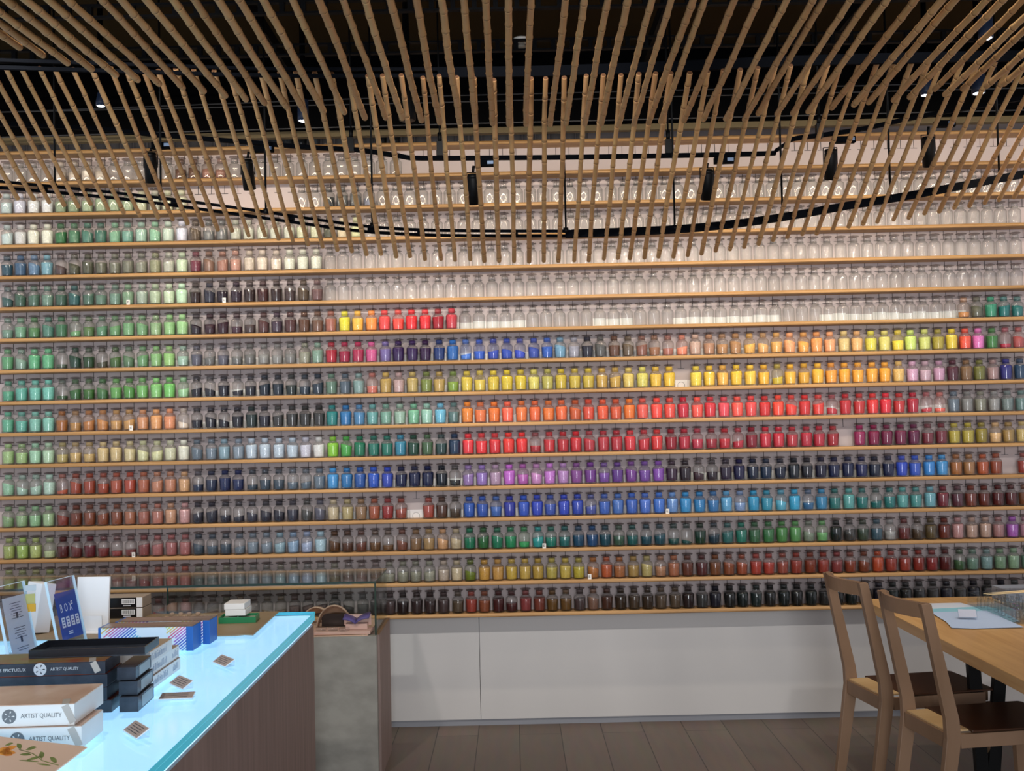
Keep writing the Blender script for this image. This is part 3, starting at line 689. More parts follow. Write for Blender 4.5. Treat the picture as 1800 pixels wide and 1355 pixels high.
m_board = noisy('tan_board', srgb('#8c785c'), srgb('#937f62'), (3, 3, 3), .5)
o = MB().prism([(-2.7, 4.415), (-2.7, 3.93), (-1.02, 3.93), (-.99, 3.945), (-.955, 3.935), (-.965, 4.38), (-.965, 4.415)], CZ + .0005, CZ + .0045).build('tan_board', m_board)
tag(o, 'flat tan board lying across the far end of the lit counter', 'board')

m_ink = mat('grey_ink', srgb('#6f7478'), .6); m_inkl = mat('pale_ink', srgb('#c8ccd2'), .5); m_inkd = mat('dark_ink', srgb('#3a4250'), .6)
m_boxw = noisy('white_carton', srgb('#e4e3e0'), srgb('#ecebe8'), (5, 5, 5), .35)
m_boxtop = noisy('carton_lid_print', srgb('#dcc3b0'), srgb('#c39f88'), (12, 8, 8), .3, lo=.3, hi=.7)
m_blk = noisy('black_carton', srgb('#2c313b'), srgb('#3d434e'), (20, 20, 20), .25)
m_sunset = noisy('painted_sunset_lid', srgb('#b0502a'), srgb('#2a1d22'), (4, 14, 30), .3, 6, lo=.4, hi=.6)
m_greenp = noisy('painted_field_lid', srgb('#7d7448'), srgb('#8e4326'), (9, 12, 20), .3, 6, lo=.4, hi=.65)
m_tape = mat('clear_tape', srgb('#b9b2aa'), .25)
def carton(name, label, cat, c, d, rz, mside, mtop, words=None, mark=True, ink=m_ink, group=None, wx=0.0, size=.022, z0=None, tape=None):
    """closed carton: body and printed lid; c = centre of the base"""
    root = empty(name, c, rz, label, cat, group)
    MB().box((0, 0, d[2] / 2), (d[0], d[1], d[2])).build('carton_body', mside, root, bevel=.0015)
    MB().box((0, 0, d[2] + .0006), (d[0] - .004, d[1] - .004, .001)).build('printed_lid', mtop, root)
    if words:
        text('lettering', words, size, (wx - .008, -d[1] / 2 - .0004, d[2] * .5 - size * .32), (R(90), 0, 0), ink, root, sx=.84)
    if mark:
        q = MB().lathe([(.001, 0), (.017, 0)], 24, cap=False)
        for k in range(5):
            a = k * 1.256; q.add([(.005 * math.cos(a), .005 * math.sin(a), .0006), (.011 * math.cos(a - .16), .011 * math.sin(a - .16), .0006), (.0135 * math.cos(a), .0135 * math.sin(a), .0006), (.011 * math.cos(a + .16), .011 * math.sin(a + .16), .0006)], [(0, 1, 2, 3)], 1)
        q = q.build('round_emblem', [ink, mside], root)
        q.rotation_euler = (R(90), 0, 0); q.location = (wx - .035, -d[1] / 2 - .0004, d[2] * .5)
    if tape:
        MB().box((tape, -d[1] / 2 - .0008, d[2] / 2 + .002), (.017, .0006, d[2] * .9), ry=-.45).box((tape - .014, -d[1] / 2 + .02, d[2] + .0016), (.017, .05, .0006), rz=.3).build('clear_tape', m_tape, root)
    return root
carton('paint_set_box', 'lower white paint box reading ARTIST QUALITY, standing directly on the lit glass', 'box', (-1.205, 2.655, CZ), (.33, .15, .053), R(2), m_boxw, m_boxtop, 'ARTIST QUALITY', wx=.050, size=.0150, group='white paint boxes', tape=.150)
carton('paint_set_box', 'upper white paint box reading ARTIST QUALITY, on top of the other white one', 'box', (-1.222, 2.685, CZ + .0545), (.325, .20, .05), R(2), m_boxw, m_boxtop, 'ARTIST QUALITY', wx=.045, size=.0150, group='white paint boxes', tape=.150)
# black paint boxes behind
carton('black_paint_box', 'third black paint box with a painted lid, just below the lettered black one', 'box', (-1.285, 2.963, CZ + .070), (.37, .135, .033), R(3), m_blk, m_sunset, None, False, group='black paint boxes')
carton('black_paint_box', 'lowest black paint box of the stack behind the white boxes', 'box', (-1.275, 2.965, CZ), (.37, .13, .033), R(3), m_blk, m_sunset, None, False, group='black paint boxes')
carton('black_paint_box', 'middle black paint box with a painted sunset lid, behind the white boxes', 'box', (-1.28, 2.96, CZ + .035), (.36, .13, .034), R(3), m_blk, m_sunset, None, False, group='black paint boxes')
carton('black_paint_box', 'upper black paint box lettered TRES EPICTUEUX and ARTIST QUALITY', 'box', (-1.285, 2.962, CZ + .104), (.36, .13, .033), R(3), m_blk, m_greenp, 'ARTIST QUALITY', True, m_inkl, group='black paint boxes', wx=.045, size=.0115, tape=.155)
r_ = [o for o in COL.objects if o.name.startswith('black_paint_box') and o.type == 'EMPTY'][-1]
text('lettering', 'TRES EPICTUEUX', .0115, (-.115, -.0655, .013), (R(90), 0, 0), m_inkl, r_)
def small_black(c, lab, rz, hgt):
    t_ = empty('black_paint_tin', c, rz, lab, 'box', 'small black boxes at the stack end')
    MB().box((0, 0, hgt / 2), (.05, .15, hgt)).build('carton_body', m_blk, t_, bevel=.001)
    MB().box((.0255, 0.01, hgt / 2), (.0008, .10, hgt * .75)).build('grey_label', mat('grey_label', srgb('#9aa9b0'), .3), t_)
small_black((-1.045, 2.985, CZ), 'small black box with a grey label lying at the foot of the black stack', R(3), .04)
small_black((-1.052, 3.00, CZ + .0415), 'small black box with a grey label, second level beside the black stack', R(3), .036)
small_black((-1.060, 3.01, CZ + .079), 'small black box with a grey label just under the open black tray', R(3), .034)
t = empty('open_tray', (-1.175, 3.03, CZ + .1385), R(3), 'long open black tray lying on top of the black paint boxes', 'tray')
MB().b2((-.155, -.07, 0), (.155, .07, .003)).build('tray_floor', m_blk, t)
MB().b2((-.155, -.07, .003), (.155, -.067, .022)).b2((-.155, .067, .003), (.155, .07, .022)).b2((-.155, -.067, .003), (-.152, .067, .022)).b2((.152, -.067, .003), (.155, .067, .022)).build('tray_sides', mat('tray_black', srgb('#151922'), .25), t)
# cream boxes whose lettered ends run away from the viewer
for i, (x, y, z, ly, w, lab) in enumerate([(-1.13, 3.255, CZ, .33, .14, 'lowest long white box with blue-grey lettering on its side, on the glass'), (-1.135, 3.26, CZ + .037, .33, .14, 'middle long white box with blue-grey lettering on its side'), (-1.145, 3.24, CZ + .074, .20, .17, 'shorter cream box topping the long white lettered boxes')]):
    root = empty('white_paper_box', (x, y, z), 0, lab, 'box', 'white boxes with printed sides')
    MB().box((0, 0, .018), (w, ly, .036)).build('carton_body', m_boxw, root, bevel=.001)
    MB().box((0, 0, .0366), (w - .004, ly - .004, .001)).build('lid', mat('cream_lid', srgb('#b09a80'), .4) if i == 2 else mat('tan_lid', srgb('#a48f7a'), .4), root)
    # the print on the side is too blurred to read: short broken strokes at its place and size
    q = MB(); rq = random.Random(20 + i); y = -ly / 2 + .02
    while y < ly / 2 - .02:
        if int((y + 1) * 22) % 4 != 3:
            hq = rq.uniform(.010, .020); q.box((w / 2 + .0004, y, .010 + hq / 2), (.0005, rq.choice((.0014, .0022)), hq))
            if rq.random() < .5: q.box((w / 2 + .0004, y + .003, rq.choice((.011, .019, .028))), (.0005, .006, .0018))
        y += rq.uniform(.005, .009)
    q.build('side_print', mat('blue_grey_ink_%d' % i, srgb('#8fa2ba'), .5), root)

# white cartons with a rainbow bar pattern, blue ends
m_rain = mat('rainbow_bars', (1, 1, 1), .4); nt = m_rain.node_tree; L = nt.links; b = nt.nodes['Principled BSDF']
tc = nt.nodes.new('ShaderNodeTexCoord'); sep = nt.nodes.new('ShaderNodeSeparateXYZ'); L.new(tc.outputs['Object'], sep.inputs[0])
def mth(op, a, b_=None, clamp=False):
    n = nt.nodes.new('ShaderNodeMath'); n.operation = op; n.use_clamp = clamp
    for i, q in enumerate((a, b_)):
        if q is None: continue
        if isinstance(q, (int, float)): n.inputs[i].default_value = q
        else: L.new(q, n.inputs[i])
    return n.outputs[0]
u = mth('ADD', mth('MULTIPLY', sep.outputs[0], .62), mth('MULTIPLY', sep.outputs[2], -.78))     # across the bars
w_ = mth('ADD', mth('MULTIPLY', sep.outputs[0], .78), mth('MULTIPLY', sep.outputs[2], .62))     # along the bars
idx = mth('FLOOR', mth('DIVIDE', u, .0078)); inb = mth('LESS_THAN', mth('FRACT', mth('DIVIDE', u, .0078)), .55)
wn = nt.nodes.new('ShaderNodeTexWhiteNoise'); wn.noise_dimensions = '1D'; L.new(idx, wn.inputs['W'])
per = mth('FRACT', mth('ADD', mth('DIVIDE', mth('ADD', w_, mth('MULTIPLY', wn.outputs['Value'], .02)), .17), .35))
inw = mth('LESS_THAN', per, .55)
cr = nt.nodes.new('ShaderNodeValToRGB'); els = cr.color_ramp.elements
els[0].position = 0; els[0].color = (*srgb('#5b7fd6'), 1); els[1].position = .9; els[1].color = (*srgb('#3f5fc0'), 1)
for p_, h_ in ((.22, '#5cc7d0'), (.38, '#9ed27a'), (.5, '#e8d66a'), (.62, '#e2607a'), (.75, '#b46ac0')):
    e_ = els.new(p_); e_.color = (*srgb(h_), 1)
L.new(mth('FRACT', mth('ADD', mth('MULTIPLY', u, 7.0), .5)), cr.inputs[0])
mx = nt.nodes.new('ShaderNodeMix'); mx.data_type = 'RGBA'; mx.inputs[6].default_value = (*srgb('#e6edf3'), 1)
L.new(mth('MULTIPLY', inb, inw), mx.inputs[0]); L.new(cr.outputs[0], mx.inputs[7]); L.new(mx.outputs[2], b.inputs['Base Color'])
m_blue = mat('royal_blue_card', srgb('#1d5fae'), .4)
for i, (x, y, lab, bx) in enumerate([(-1.268, 3.735, 'front white carton with rainbow bars and a blue end', .292), (-1.245, 3.84, 'rear white carton with a blue end, tucked behind the rainbow one', .30)]):
    root = empty('rainbow_box', (x, y, CZ + .001), R(-1), lab, 'box', 'rainbow-striped cartons')
    MB().box((0, 0, .041), (bx, .088, .08)).build('carton_body', m_rain, root, bevel=.0015)
    MB().box((bx / 2 + .012, 0, .041), (.024, .089, .082)).build('blue_end', m_blue, root, bevel=.001)
    MB().box((-bx / 2 - .004, 0, .041), (.008, .089, .082)).build('blue_end', m_blue, root)
    MB().box((0.012, 0, .0826), (bx + .02, .087, .001)).build('lid', noisy('glossy_brown_lid_%d' % i, srgb('#97847a'), srgb('#7d6c62'), (5, 20, 5), .2), root)

# acrylic sign holders
def holder(label, p, w, h, rz, lean, poster, name='sign_holder'):
    root = empty(name, p, rz, label, 'sign')
    root.rotation_euler = (0, 0, rz)
    f = MB().box((0, 0, h / 2), (w, .003, h)).box((0, -.006, h / 2), (w, .002, h)).build('acrylic_sleeve', m_acryl, root)
    f.rotation_euler = (lean, 0, 0)
    g = MB().box((0, .05, .0015), (w, .10, .003)).build('foot', m_acryl, root)
    e = MB()
    for s in (-1, 1): e.box((s * w / 2, -.003, h / 2), (.002, .010, h))
    e.box((0, -.003, h), (w, .010, .002)); e = e.build('polished_edges', mat('polished_edge', srgb('#cfe6f2'), .2), root); e.rotation_euler = (lean, 0, 0)
    return root
h1 = holder('acrylic sign holder with blue poster reading BOX, beside the rainbow carton', (-1.572, 3.84, CZ + .0008), .165, .235, R(80), R(-12), None)
pr = MB().box((.012, -.003, .105), (.125, .0012, .165)).build('blue_poster', mat('poster_blue', srgb('#2350a8'), .45), h1); pr.rotation_euler = (R(-12), 0, 0)
m_pw = mat('poster_white', srgb('#e8eef8'), .5)
def onp(root, body, size, x, z, lean, m, align='CENTER', y=-.0042, parent=None, sx=1):
    o = text('lettering', body, size, (x, y * math.cos(lean) - z * math.sin(-lean) * -1 * -1, z * math.cos(lean)), (R(90) + lean, 0, 0), m, parent or root, align=align, sx=sx)
    # point (x, y, z) turned by the lean about X
    o.location = (x, y * math.cos(lean) - z * math.sin(lean), y * math.sin(lean) + z * math.cos(lean)); return o
for k, ch in enumerate('BOX'):
    onp(h1, ch, .042, -.026 + k * .028, .118, R(-12), m_pw, sx=.6)
q = MB()
for k in range(4):
    q.box((-.028 + k * .028, -.0042, .082), (.019, .0006, .036))
q = q.build('white_panels', m_pw, h1); q.rotation_euler = (R(-12), 0, 0)
q = MB()
for k in range(4):
    for j in range(3): q.box((-.028 + k * .028, -.0046, .072 + j * .010), (.010, .0004, .004))
q = q.build('panel_marks', mat('poster_mark_blue', srgb('#2a4f98'), .5), h1); q.rotation_euler = (R(-12), 0, 0)
q = MB().box((.004, -.0042, .040), (.026, .0006, .004)).box((.004, -.0042, .047), (.024, .0006, .004)).box((.040, -.0042, .14), (.01, .0006, .004)).box((.040, -.0042, .148), (.01, .0006, .004)).build('small_print', m_pw, h1); q.rotation_euler = (R(-12), 0, 0)
h2 = holder('acrylic sign holder with a white text sheet, nearest the picture edge', (-1.645, 3.62, CZ + .0008), .15, .25, R(80), R(-12), None)
pr = MB().box((0.008, -.003, .108), (.12, .0012, .20)).build('text_sheet', mat('sheet_grey', srgb('#c6c6cf'), .6), h2); pr.rotation_euler = (R(-12), 0, 0)
q = MB()
for j in range(20):
    if j in (2, 3, 4, 10, 11, 12): continue
    wl = (.05, .062, .04, .058)[j % 4]; q.box((.008, -.0042, .03 + j * .0082), (wl, .0004, .0016))
for zc in (.185 - .02, .085): q.box((.008, -.0042, zc - .04 + .02), (.010, .0005, .02))
q = q.build('small_print', m_inkd, h2); q.rotation_euler = (R(-12), 0, 0)
# small bag of yellow pigment clipped on the text sign
t = empty('yellow_sample_bag', (-1.655, 3.70, CZ + .150), R(25), 'small clear bag with yellow pigment and white header on the text sign', 'bag')
MB().box((0, 0, 0.028), (.034, .004, .075)).build('clear_bag', m_acryl, t)
MB().prism([(-.015, -.003), (.016, -.003), (.017, .003), (-.016, .003)], -.008, .018).build('yellow_powder', mat('yellow_powder', srgb('#d9a52a'), .7), t)
MB().box((0, 0, .035), (.030, .0015, .035)).build('pale_yellow_paper', mat('pale_yellow', srgb('#c9c47a'), .7), t)
MB().box((0, -.001, .073), (.036, .007, .018)).build('white_header', mat('header_grey', srgb('#b7c3c9'), .5), t)
# white blocks standing behind
t = empty('white_display_block', (-1.80, 4.06, CZ + .005), R(-35), 'tilted white display block between the two sign holders', 'display block')
o = MB().box((0, 0, .095), (.09, .06, .18)).build('block', m_white, t, bevel=.002); o.rotation_euler = (R(-8), R(3), 0)
t = empty('white_display_board', (-1.60, 4.10, CZ + .005), R(-4), 'tall plain white board standing behind the blue poster holder', 'board')
o = MB().box((0, 0, .098), (.125, .012, .195)).build('board', m_white, t, bevel=.001); o.rotation_euler = (R(-5), 0, 0)
o = MB().box((0.005, -.06, .0), (.11, .05, .004)).box((.005, -.04, .03), (.10, .003, .055)).build('foot', m_white, t)
t = empty('white_sign_board', (-1.90, 3.72, CZ + .001), R(-20), 'large white panel cut by the left picture edge behind the text sign', 'display panel')
o = MB().box((0, 0, .09), (.14, .02, .19)).build('board_face', m_white, t, bevel=.001)
# folded price note with pen hook, by the signs
t = empty('acrylic_card_stand', (-1.56, 3.52, CZ + .001), R(35), 'small clear stand holding a blank pale note between the sign holders', 'card stand')
o = MB().box((0, 0, .012), (.085, .045, .003)).build('pale_note', mat('pale_note', srgb('#b9cbd6'), .4), t); o.rotation_euler = (R(16), 0, 0)
MB().tube([(.03, .02, .016), (.055, .03, .022), (.062, .032, .016), (.058, .03, .010)], .003, 8).build('clip', mat('chrome', srgb('#9fb3bf'), .15, 1.0), t)
# barcode boxes
m_bk = mat('gloss_black_card', srgb('#08080b'), .25)
for i in range(2):
    root = empty('barcode_box', (-1.60, 4.375, CZ + .005 + .0425 * i), 0, 'black-fronted box with a white barcode label, %s of the pair' % ('lower', 'upper')[i], 'box', 'black barcode boxes')
    MB().box((0, .0, .02), (.225, .10, .04)).build('carton_body', noisy('kraft_grey_%d' % i, srgb('#9d8f80'), srgb('#a79a8b'), (4, 4, 4), .5), root, bevel=.001)
    MB().box((-.01, -.0505, .02), (.195, .001, .038)).build('black_front', m_bk, root)
    MB().box((.099, -.0505, .02), (.022, .0012, .038)).box((-.09, -.0512, .022), (.02, .001, .016)).build('white_panel', m_white, root)
    MB().box((.055, -.0514, .024), (.052, .001, .020)).build('barcode_label', m_white, root)
    q = MB()
    for k in range(15): q.box((.033 + k * .0031, -.0521, .0245), ((.0009, .0018, .0013)[k % 3], .0004, .015))
    q.build('barcode', m_bk, root)
    q = MB()
    for k in range(4): q.box((-.052, -.0512, .012 + k * .006), (.028 - .004 * (k % 2), .0004, .0018))
    q.box((.05, -.0512, .008), (.03, .0004, .004)).build('small_print', m_inkl, root)
# clear case of samples, white boxes, green tray
t = empty('sample_case', (-1.29, 4.27, CZ + .005), 0, 'flat clear acrylic case with tan samples behind the rainbow cartons', 'case')
MB().box((0, 0, .026), (.19, .20, .05)).build('acrylic_shell', m_acryl, t)
q = MB()
for k in range(9): q.lathe([(.009, 0), (.010, .018), (.006, .022)], 10, c=(-.07 + (k % 5) * .034, -.05 + (k // 5) * .07, .002))
q = q.build('pigment_samples', noisy('tan_samples', srgb('#b5987c'), srgb('#8f7a66'), (30, 30, 30), .6), t); q['kind'] = 'stuff'
MB().box((0, 0, .001), (.185, .195, .002)).build('tan_liner', mat('tan_liner', srgb('#b3a28a'), .6), t)
for i in range(2):
    o = MB().box((0, 0, .012), (.078, .10, .023)).build('white_box', m_boxw, None, bevel=.001); o.location = (-1.085 - .004 * i, 4.24, CZ + .028 + .024 * i)
    tag(o, 'small plain white box above the green tray, %s one' % ('lower', 'upper')[i], 'box', 'small white boxes over the green tray')
t = empty('green_tray', (-1.075, 4.21, CZ + .005), R(4), 'low glossy green double tray on the tan board by the counter edge', 'tray')
mg = mat('green_plastic', srgb('#1f7f4f'), .3)
MB().b2((-.07, -.045, 0), (.07, .045, .006)).b2((-.07, -.045, .006), (.07, -.041, .022)).b2((-.07, .041, .006), (.07, .045, .022)).b2((-.07, -.041, .006), (-.066, .041, .022)).b2((.066, -.041, .006), (.07, .041, .022)).b2((-.002, -.041, .006), (.002, .041, .022)).build('tray_body', mg, t)
MB().b2((-.064, -.039, .006), (-.004, .039, .013)).b2((.004, -.039, .006), (.064, .039, .013)).build('pale_pads', mat('pad_grey', srgb('#8f9a86'), .6), t)
# tilted price cards on clear wedges
m_cardg = mat('price_card_paper', srgb('#b5a49b'), .6)
for i, (x, y, rz, lab) in enumerate([(-.945, 2.70, -52, 'nearest, beside the white paint boxes'), (-.985, 3.19, -50, 'third back, by the lettered white boxes'), (-.955, 3.05, 5, 'lying nearly flat, second nearest'), (-.935, 3.47, -52, 'farthest, by the rainbow carton')]):
    root = empty('price_card', (x, y, CZ + .0005), R(rz), 'small grey price card on clear wedge, %s' % lab, 'price card', 'tilted price cards on the counter')
    lean = R(30) if i != 2 else R(9)
    w, h = (.098, .038) if i != 2 else (.092, .044)
    q = MB().add([(-w / 2, -h * .5, 0), (w / 2, -h * .5, 0), (w / 2, h * .35, 0), (-w / 2, h * .35, 0), (-w / 2, h * .35, h * .8 * math.sin(lean)), (w / 2, h * .35, h * .8 * math.sin(lean))], [(3, 2, 1, 0), (0, 1, 5, 4), (2, 3, 4, 5), (0, 4, 3), (1, 2, 5)])
    q.build('clear_wedge', m_acryl, root)
    c_ = MB().box((0, 0, .002), (w, h, .002)).build('white_backing', m_white, root); c_.rotation_euler = (lean, 0, 0); c_.location = (0, -.002, h * .8 * math.sin(lean) / 2 + .002)
    c2 = MB().box((0, 0, .0035), (w - .004, h - .004, .001)).build('card', m_cardg, c_)
    q = MB()
    for k in range(4): q.box((-.002 * (k % 2), h * .28 - k * h * .18, .0043), (w * .7, .0014, .0004))
    q.build('printed_lines', m_inkd, c_)
# painted postcard at the near corner
t = empty('flower_print', (-1.062, 2.462, CZ + .050), R(-22), 'peach art print with orange flower and green leaves at the near corner', 'print')
MB().prism([(-.25, -.115), (.090, -.115), (.112, 0), (-.25, 0)], 0, .003).build('print_sheet', mat('peach_paper', srgb('#d3b49c'), .5), t)
MB().box((-.08, -.03, -.009), (.20, .02, .010)).build('stand_block', m_white, t); t.rotation_euler = (R(22), 0, R(-22))
ml = noisy('leaf_green', srgb('#5e6b2e'), srgb('#77823f'), (40, 40, 40), .6); mo = noisy('petal_orange', srgb('#c9761a'), srgb('#e09a34'), (60, 60, 60), .6)
def leaf(mb, x, y, l, w, a):
    pts = []
    for k in range(9):
        tt = k / 8; pts.append((tt * l, w * math.sin(math.pi * tt) ** .8))
    for k in range(7, 0, -1):
        tt = k / 8; pts.append((tt * l, -w * .6 * math.sin(math.pi * tt)))
    ca, sa = math.cos(a), math.sin(a)
    mb.prism([(x + p * ca - q * sa, y + p * sa + q * ca) for p, q in pts], .003, .0034)
q = MB()
def pp(u_, v_): return ((u_ - 80) / 775.0, -(v_ - 1313) / 560.0)
for u_, v_, l, w, a in [(20, 1322, .030, .006, -.55), (52, 1331, .024, .008, .5), (50, 1340, .032, .005, .1), (86, 1331, .030, .007, -.75), (76, 1349, .036, .006, .55), (62, 1350, .055, .0025, .05), (116, 1338, .036, .006, -.45), (0, 1328, .018, .006, .6), (105, 1352, .04, .003, 0)]:
    leaf(q, *pp(u_, v_), l, w, a)
q.tube([(*pp(38, 1332), .0034), (*pp(75, 1336), .0034), (*pp(110, 1346), .0034), (*pp(150, 1350), .0034)], .0008, 5)
q.build('painted_leaves', ml, t)
q = MB()
for u_, v_, l, w, a in [(2, 1343, .05, .010, .15), (6, 1340, .035, .012, .7), (10, 1341, .035, .010, -.1), (-8, 1341, .04, .014, .3)]:
    leaf(q, *pp(u_, v_), l, w, a)
q.build('painted_flower', mo, t)

# ---------------- glass showcase on a stone plinth ----------------
SX, SY, SZ = -0.630, 4.935, 0.645
t = empty('glass_showcase', (-1.6, 5.45, 0), 0, 'long low glass showcase on rough grey stone plinth against the jar shelves', 'showcase')
loc(MB().b2((-3.0, SY, 0), (SX - .010, SY + .035, SZ)).build('stone_front', m_stone, t), t)
loc(MB().b2((-3.0, SY + .036, 0), (SX, 5.38, SZ - .002)).build('plinth', m_cab, t), t)
loc(MB().b2((-3.0, SY + .012, SZ + .0005), (SX - .05, 5.36, SZ + .004)).build('peach_deck', mat('peach_deck', srgb('#d9b39c'), .5), t), t)
loc(MB().b2((SX - .018, SY + .03, SZ - .001), (SX, 5.38, SZ + .003)).build('wooden_rim', m_light_wood, t), t)
TZ = .892; gx = SX - .012
loc(MB().b2((-3.0, SY + .004, SZ + .005), (gx, SY + .010, TZ - .009)).build('front_pane', m_glass, t), t)
loc(MB().b2((gx - .006, SY + .012, SZ + .005), (gx, 5.37, TZ - .009)).build('side_pane', m_glass, t), t)
loc(MB().b2((-3.0, SY, TZ - .008), (gx + .002, 5.37, TZ)).build('top_pane', m_glass, t), t)
loc(MB().b2((-3.0, SY - .0015, TZ - .009), (gx + .002, SY - .0002, TZ + .001)).b2((gx - .004, SY + .001, SZ + .005), (gx + .004, SY + .0035, TZ - .009)).b2((gx + .0022, SY, TZ - .008), (gx + .0035, 5.37, TZ)).b2((-1.592, SY + .0115, SZ + .005), (-1.584, SY + .014, TZ - .009)).build('green_glass_edge', m_gedge, t), t)
loc(MB().b2((-1.592, SY + .014, SZ + .005), (-1.584, 5.37, TZ - .009)).build('divider_pane', m_glass, t), t)
z = SZ + .005
known = set(o.name for o in COL.objects)
t = empty('shell_ornament', (-.905, 5.465, z), R(4), 'pale domed shell-like ornament with dark opening inside the glass showcase', 'ornament')
mp_ = noisy('pale_shell', srgb('#c8a690'), srgb('#b08f7c'), (20, 20, 20), .5)
q = MB(); n = 14
vs = []; fs = []
for i in range(n + 1):
    for j in range(9):
        a = math.pi * i / n; e = math.pi * .5 * j / 8
        vs.append((.085 * math.cos(a) * math.cos(e * .0 + 0), -.05 + .1 * j / 8, .115 * math.sin(a) * (1 - .45 * (j / 8) ** 2)))
for i in range(n):
    for j in range(8): fs.append((i * 9 + j, i * 9 + j + 1, (i + 1) * 9 + j + 1, (i + 1) * 9 + j))
q.add(vs, fs, 0, True); o = q.build('dome', mp_, t); s_ = o.modifiers.new('thick', 'SOLIDIFY'); s_.thickness = .006
MB().box((0, .03, .03), (.13, .01, .06)).build('dark_inner', mat('shell_dark', srgb('#3b2a28'), .7), t)
t = empty('shell_ornament', (-1.00, 5.575, z), R(-6), 'second pale curved ornament half hidden behind the domed one', 'ornament')
o = MB().add([(v[0] * .9, v[1], v[2] * .78) for v in vs], fs, 0, True).build('dome', mp_, t); s_ = o.modifiers.new('thick', 'SOLIDIFY'); s_.thickness = .006
m_pink = mat('pink_card', srgb('#e0b2a6'), .5)
o = MB().b2((-.985, 5.285, z + .0005), (-.715, 5.395, z + .014)).build('pink_box', m_pink, bevel=.002); tag(o, 'flat pink box under the open booklet in the showcase', 'box')
t = empty('open_booklet', (-.785, 5.345, z + .0155), R(0), 'small open booklet with violet pages standing on the pink box', 'booklet')
q = MB()
for s in (-1, 1):
    vs2 = []; fs2 = []
    for k in range(7):
        tt = k / 6; x = s * tt * .06; zc = .028 + .022 * tt ** .7 + .004 * math.sin(tt * 3)
        vs2 += [(x, -.03, zc), (x, .04, zc + .012)]
    for k in range(6): fs2.append((2 * k, 2 * k + 1, 2 * k + 3, 2 * k + 2))
    q.add(vs2, fs2, 0, True)
o = q.build('violet_pages', mat('violet_page', srgb('#5a4a8c'), .5), t); s_ = o.modifiers.new('thick', 'SOLIDIFY'); s_.thickness = .005
MB().box((0, .01, .012), (.10, .045, .024)).box((0, .035, .035), (.125, .004, .05)).build('pink_holder', m_pink, t)
t = empty('dried_flowers', (-1.035, 5.33, z), 0, 'small bunch of dried brown flowers in the showcase beside the pink box', 'dried flowers')
q = MB(); rg2 = random.Random(5)
for k in range(16):
    x, y = rg2.uniform(-.03, .03), rg2.uniform(-.02, .02); h = rg2.uniform(.02, .065)
    q.tube([(x * .3, y * .3, 0), (x, y, h)], .0012, 5); q.lathe([(.002, -.004), (.007, 0), (.006, .006), (.002, .010)], 7, c=(x, y, h), mi=1)
q.build('stems_and_heads', [mat('dry_stem', srgb('#5c4028'), .7), noisy('dry_petals', srgb('#c9b294'), srgb('#6d4a33'), (90, 90, 90), .7)], t)
for i, (x, y) in enumerate([(-.945, 5.32), (-.89, 5.315), (-.835, 5.298)]):
    o = MB().lathe([(.022, .001), (.024, .004), (.024, .014), (.020, .016)], 20, c=(0, 0, 0)).build('glass_dish', m_acryl); o.location = (x, y, z + .0145)
    tag(o, 'small round clear dish on the pink box in the showcase, %s' % ('left one', 'middle one', 'right one')[i], 'dish', 'clear dishes in the showcase')

for o in COL.objects:
    if o.name not in known and not o.parent: o.location = o.location + Vector((.045, -.327, 0))

# ---------------- table ----------------
t = empty('work_table', (2.2, 3.9, 0), 0, 'long oak-topped work table with black metal legs at the right', 'table')
TX, TY = 1.650, 5.20
loc(MB().b2((TX, 2.3, .675), (2.9, TY, .72)).build('tabletop', m_table, t, bevel=.002), t)
for x0, y0 in ((1.90, 4.52), (1.96, 2.9)):
    q = MB()
    for dx, dy in ((-.05, .0), (.11, .0)):
        q.box((x0 + dx / 2 + .02, y0, .34), (.05, .03, .68), ry=dx * .9)
    q.box((x0 + .04, y0, .012), (.30, .06, .02)).box((x0 + .04, y0, .665), (.26, .08, .018))
    loc(q.build('leg', m_blackmet, t), t)
loc(MB().b2((1.93, 2.9, .60), (1.97, 4.6, .64)).build('stretcher', m_blackmet, t), t)

def sheet(name, label, poly, z, m, th=.0012):
    return tag(MB().prism(poly, z, z + th).build(name, m), label, 'paper', 'papers on the table')
sheet('paper_sheet', 'white paper sheet lying farthest back under the cyan sheet', [(1.86, 4.86), (1.865, 5.03), (2.05, 5.03), (2.10, 4.84)], .7205, mat('paper_white', srgb('#c9d2e2'), .7))
sheet('paper_sheet', 'cyan paper sheet between the white sheet and the pale blue one', [(1.83, 4.70), (1.845, 4.88), (2.12, 4.92), (2.14, 4.84), (2.10, 4.55), (2.02, 4.53)], .722, mat('paper_cyan', srgb('#86c3d8'), .6))
t = sheet('paper_sheet', 'pale blue paper sheet lying on top nearest the table edge', [(1.80, 4.57), (1.82, 4.79), (2.07, 4.80), (2.055, 4.42), (1.85, 4.415), (1.77, 4.44)], .7235, mat('paper_blue', srgb('#b4cbec'), .6))
t = empty('acrylic_name_stand', (1.91, 4.62, .7252), R(-15), 'small clear folded stand with a pale card on the blue papers', 'card stand')
q = MB().box((0, 0, .022), (.075, .003, .05), rx=R(-52)).box((.012, .028, .018), (.06, .003, .045), rx=R(48)).build('clear_fold', m_acryl, t)
q = MB().box((0, -.0035, .0235), (.07, .001, .044), rx=R(-52)).build('pale_card', mat('card_lilac', srgb('#aab0c4'), .5), t)
q = MB()
for k in range(3): q.box((0, -.010 + k * .009, .018 + k * .007), (.04, .0012, .0008), rx=R(-52))
q.build('printed_lines', m_inkd, t)
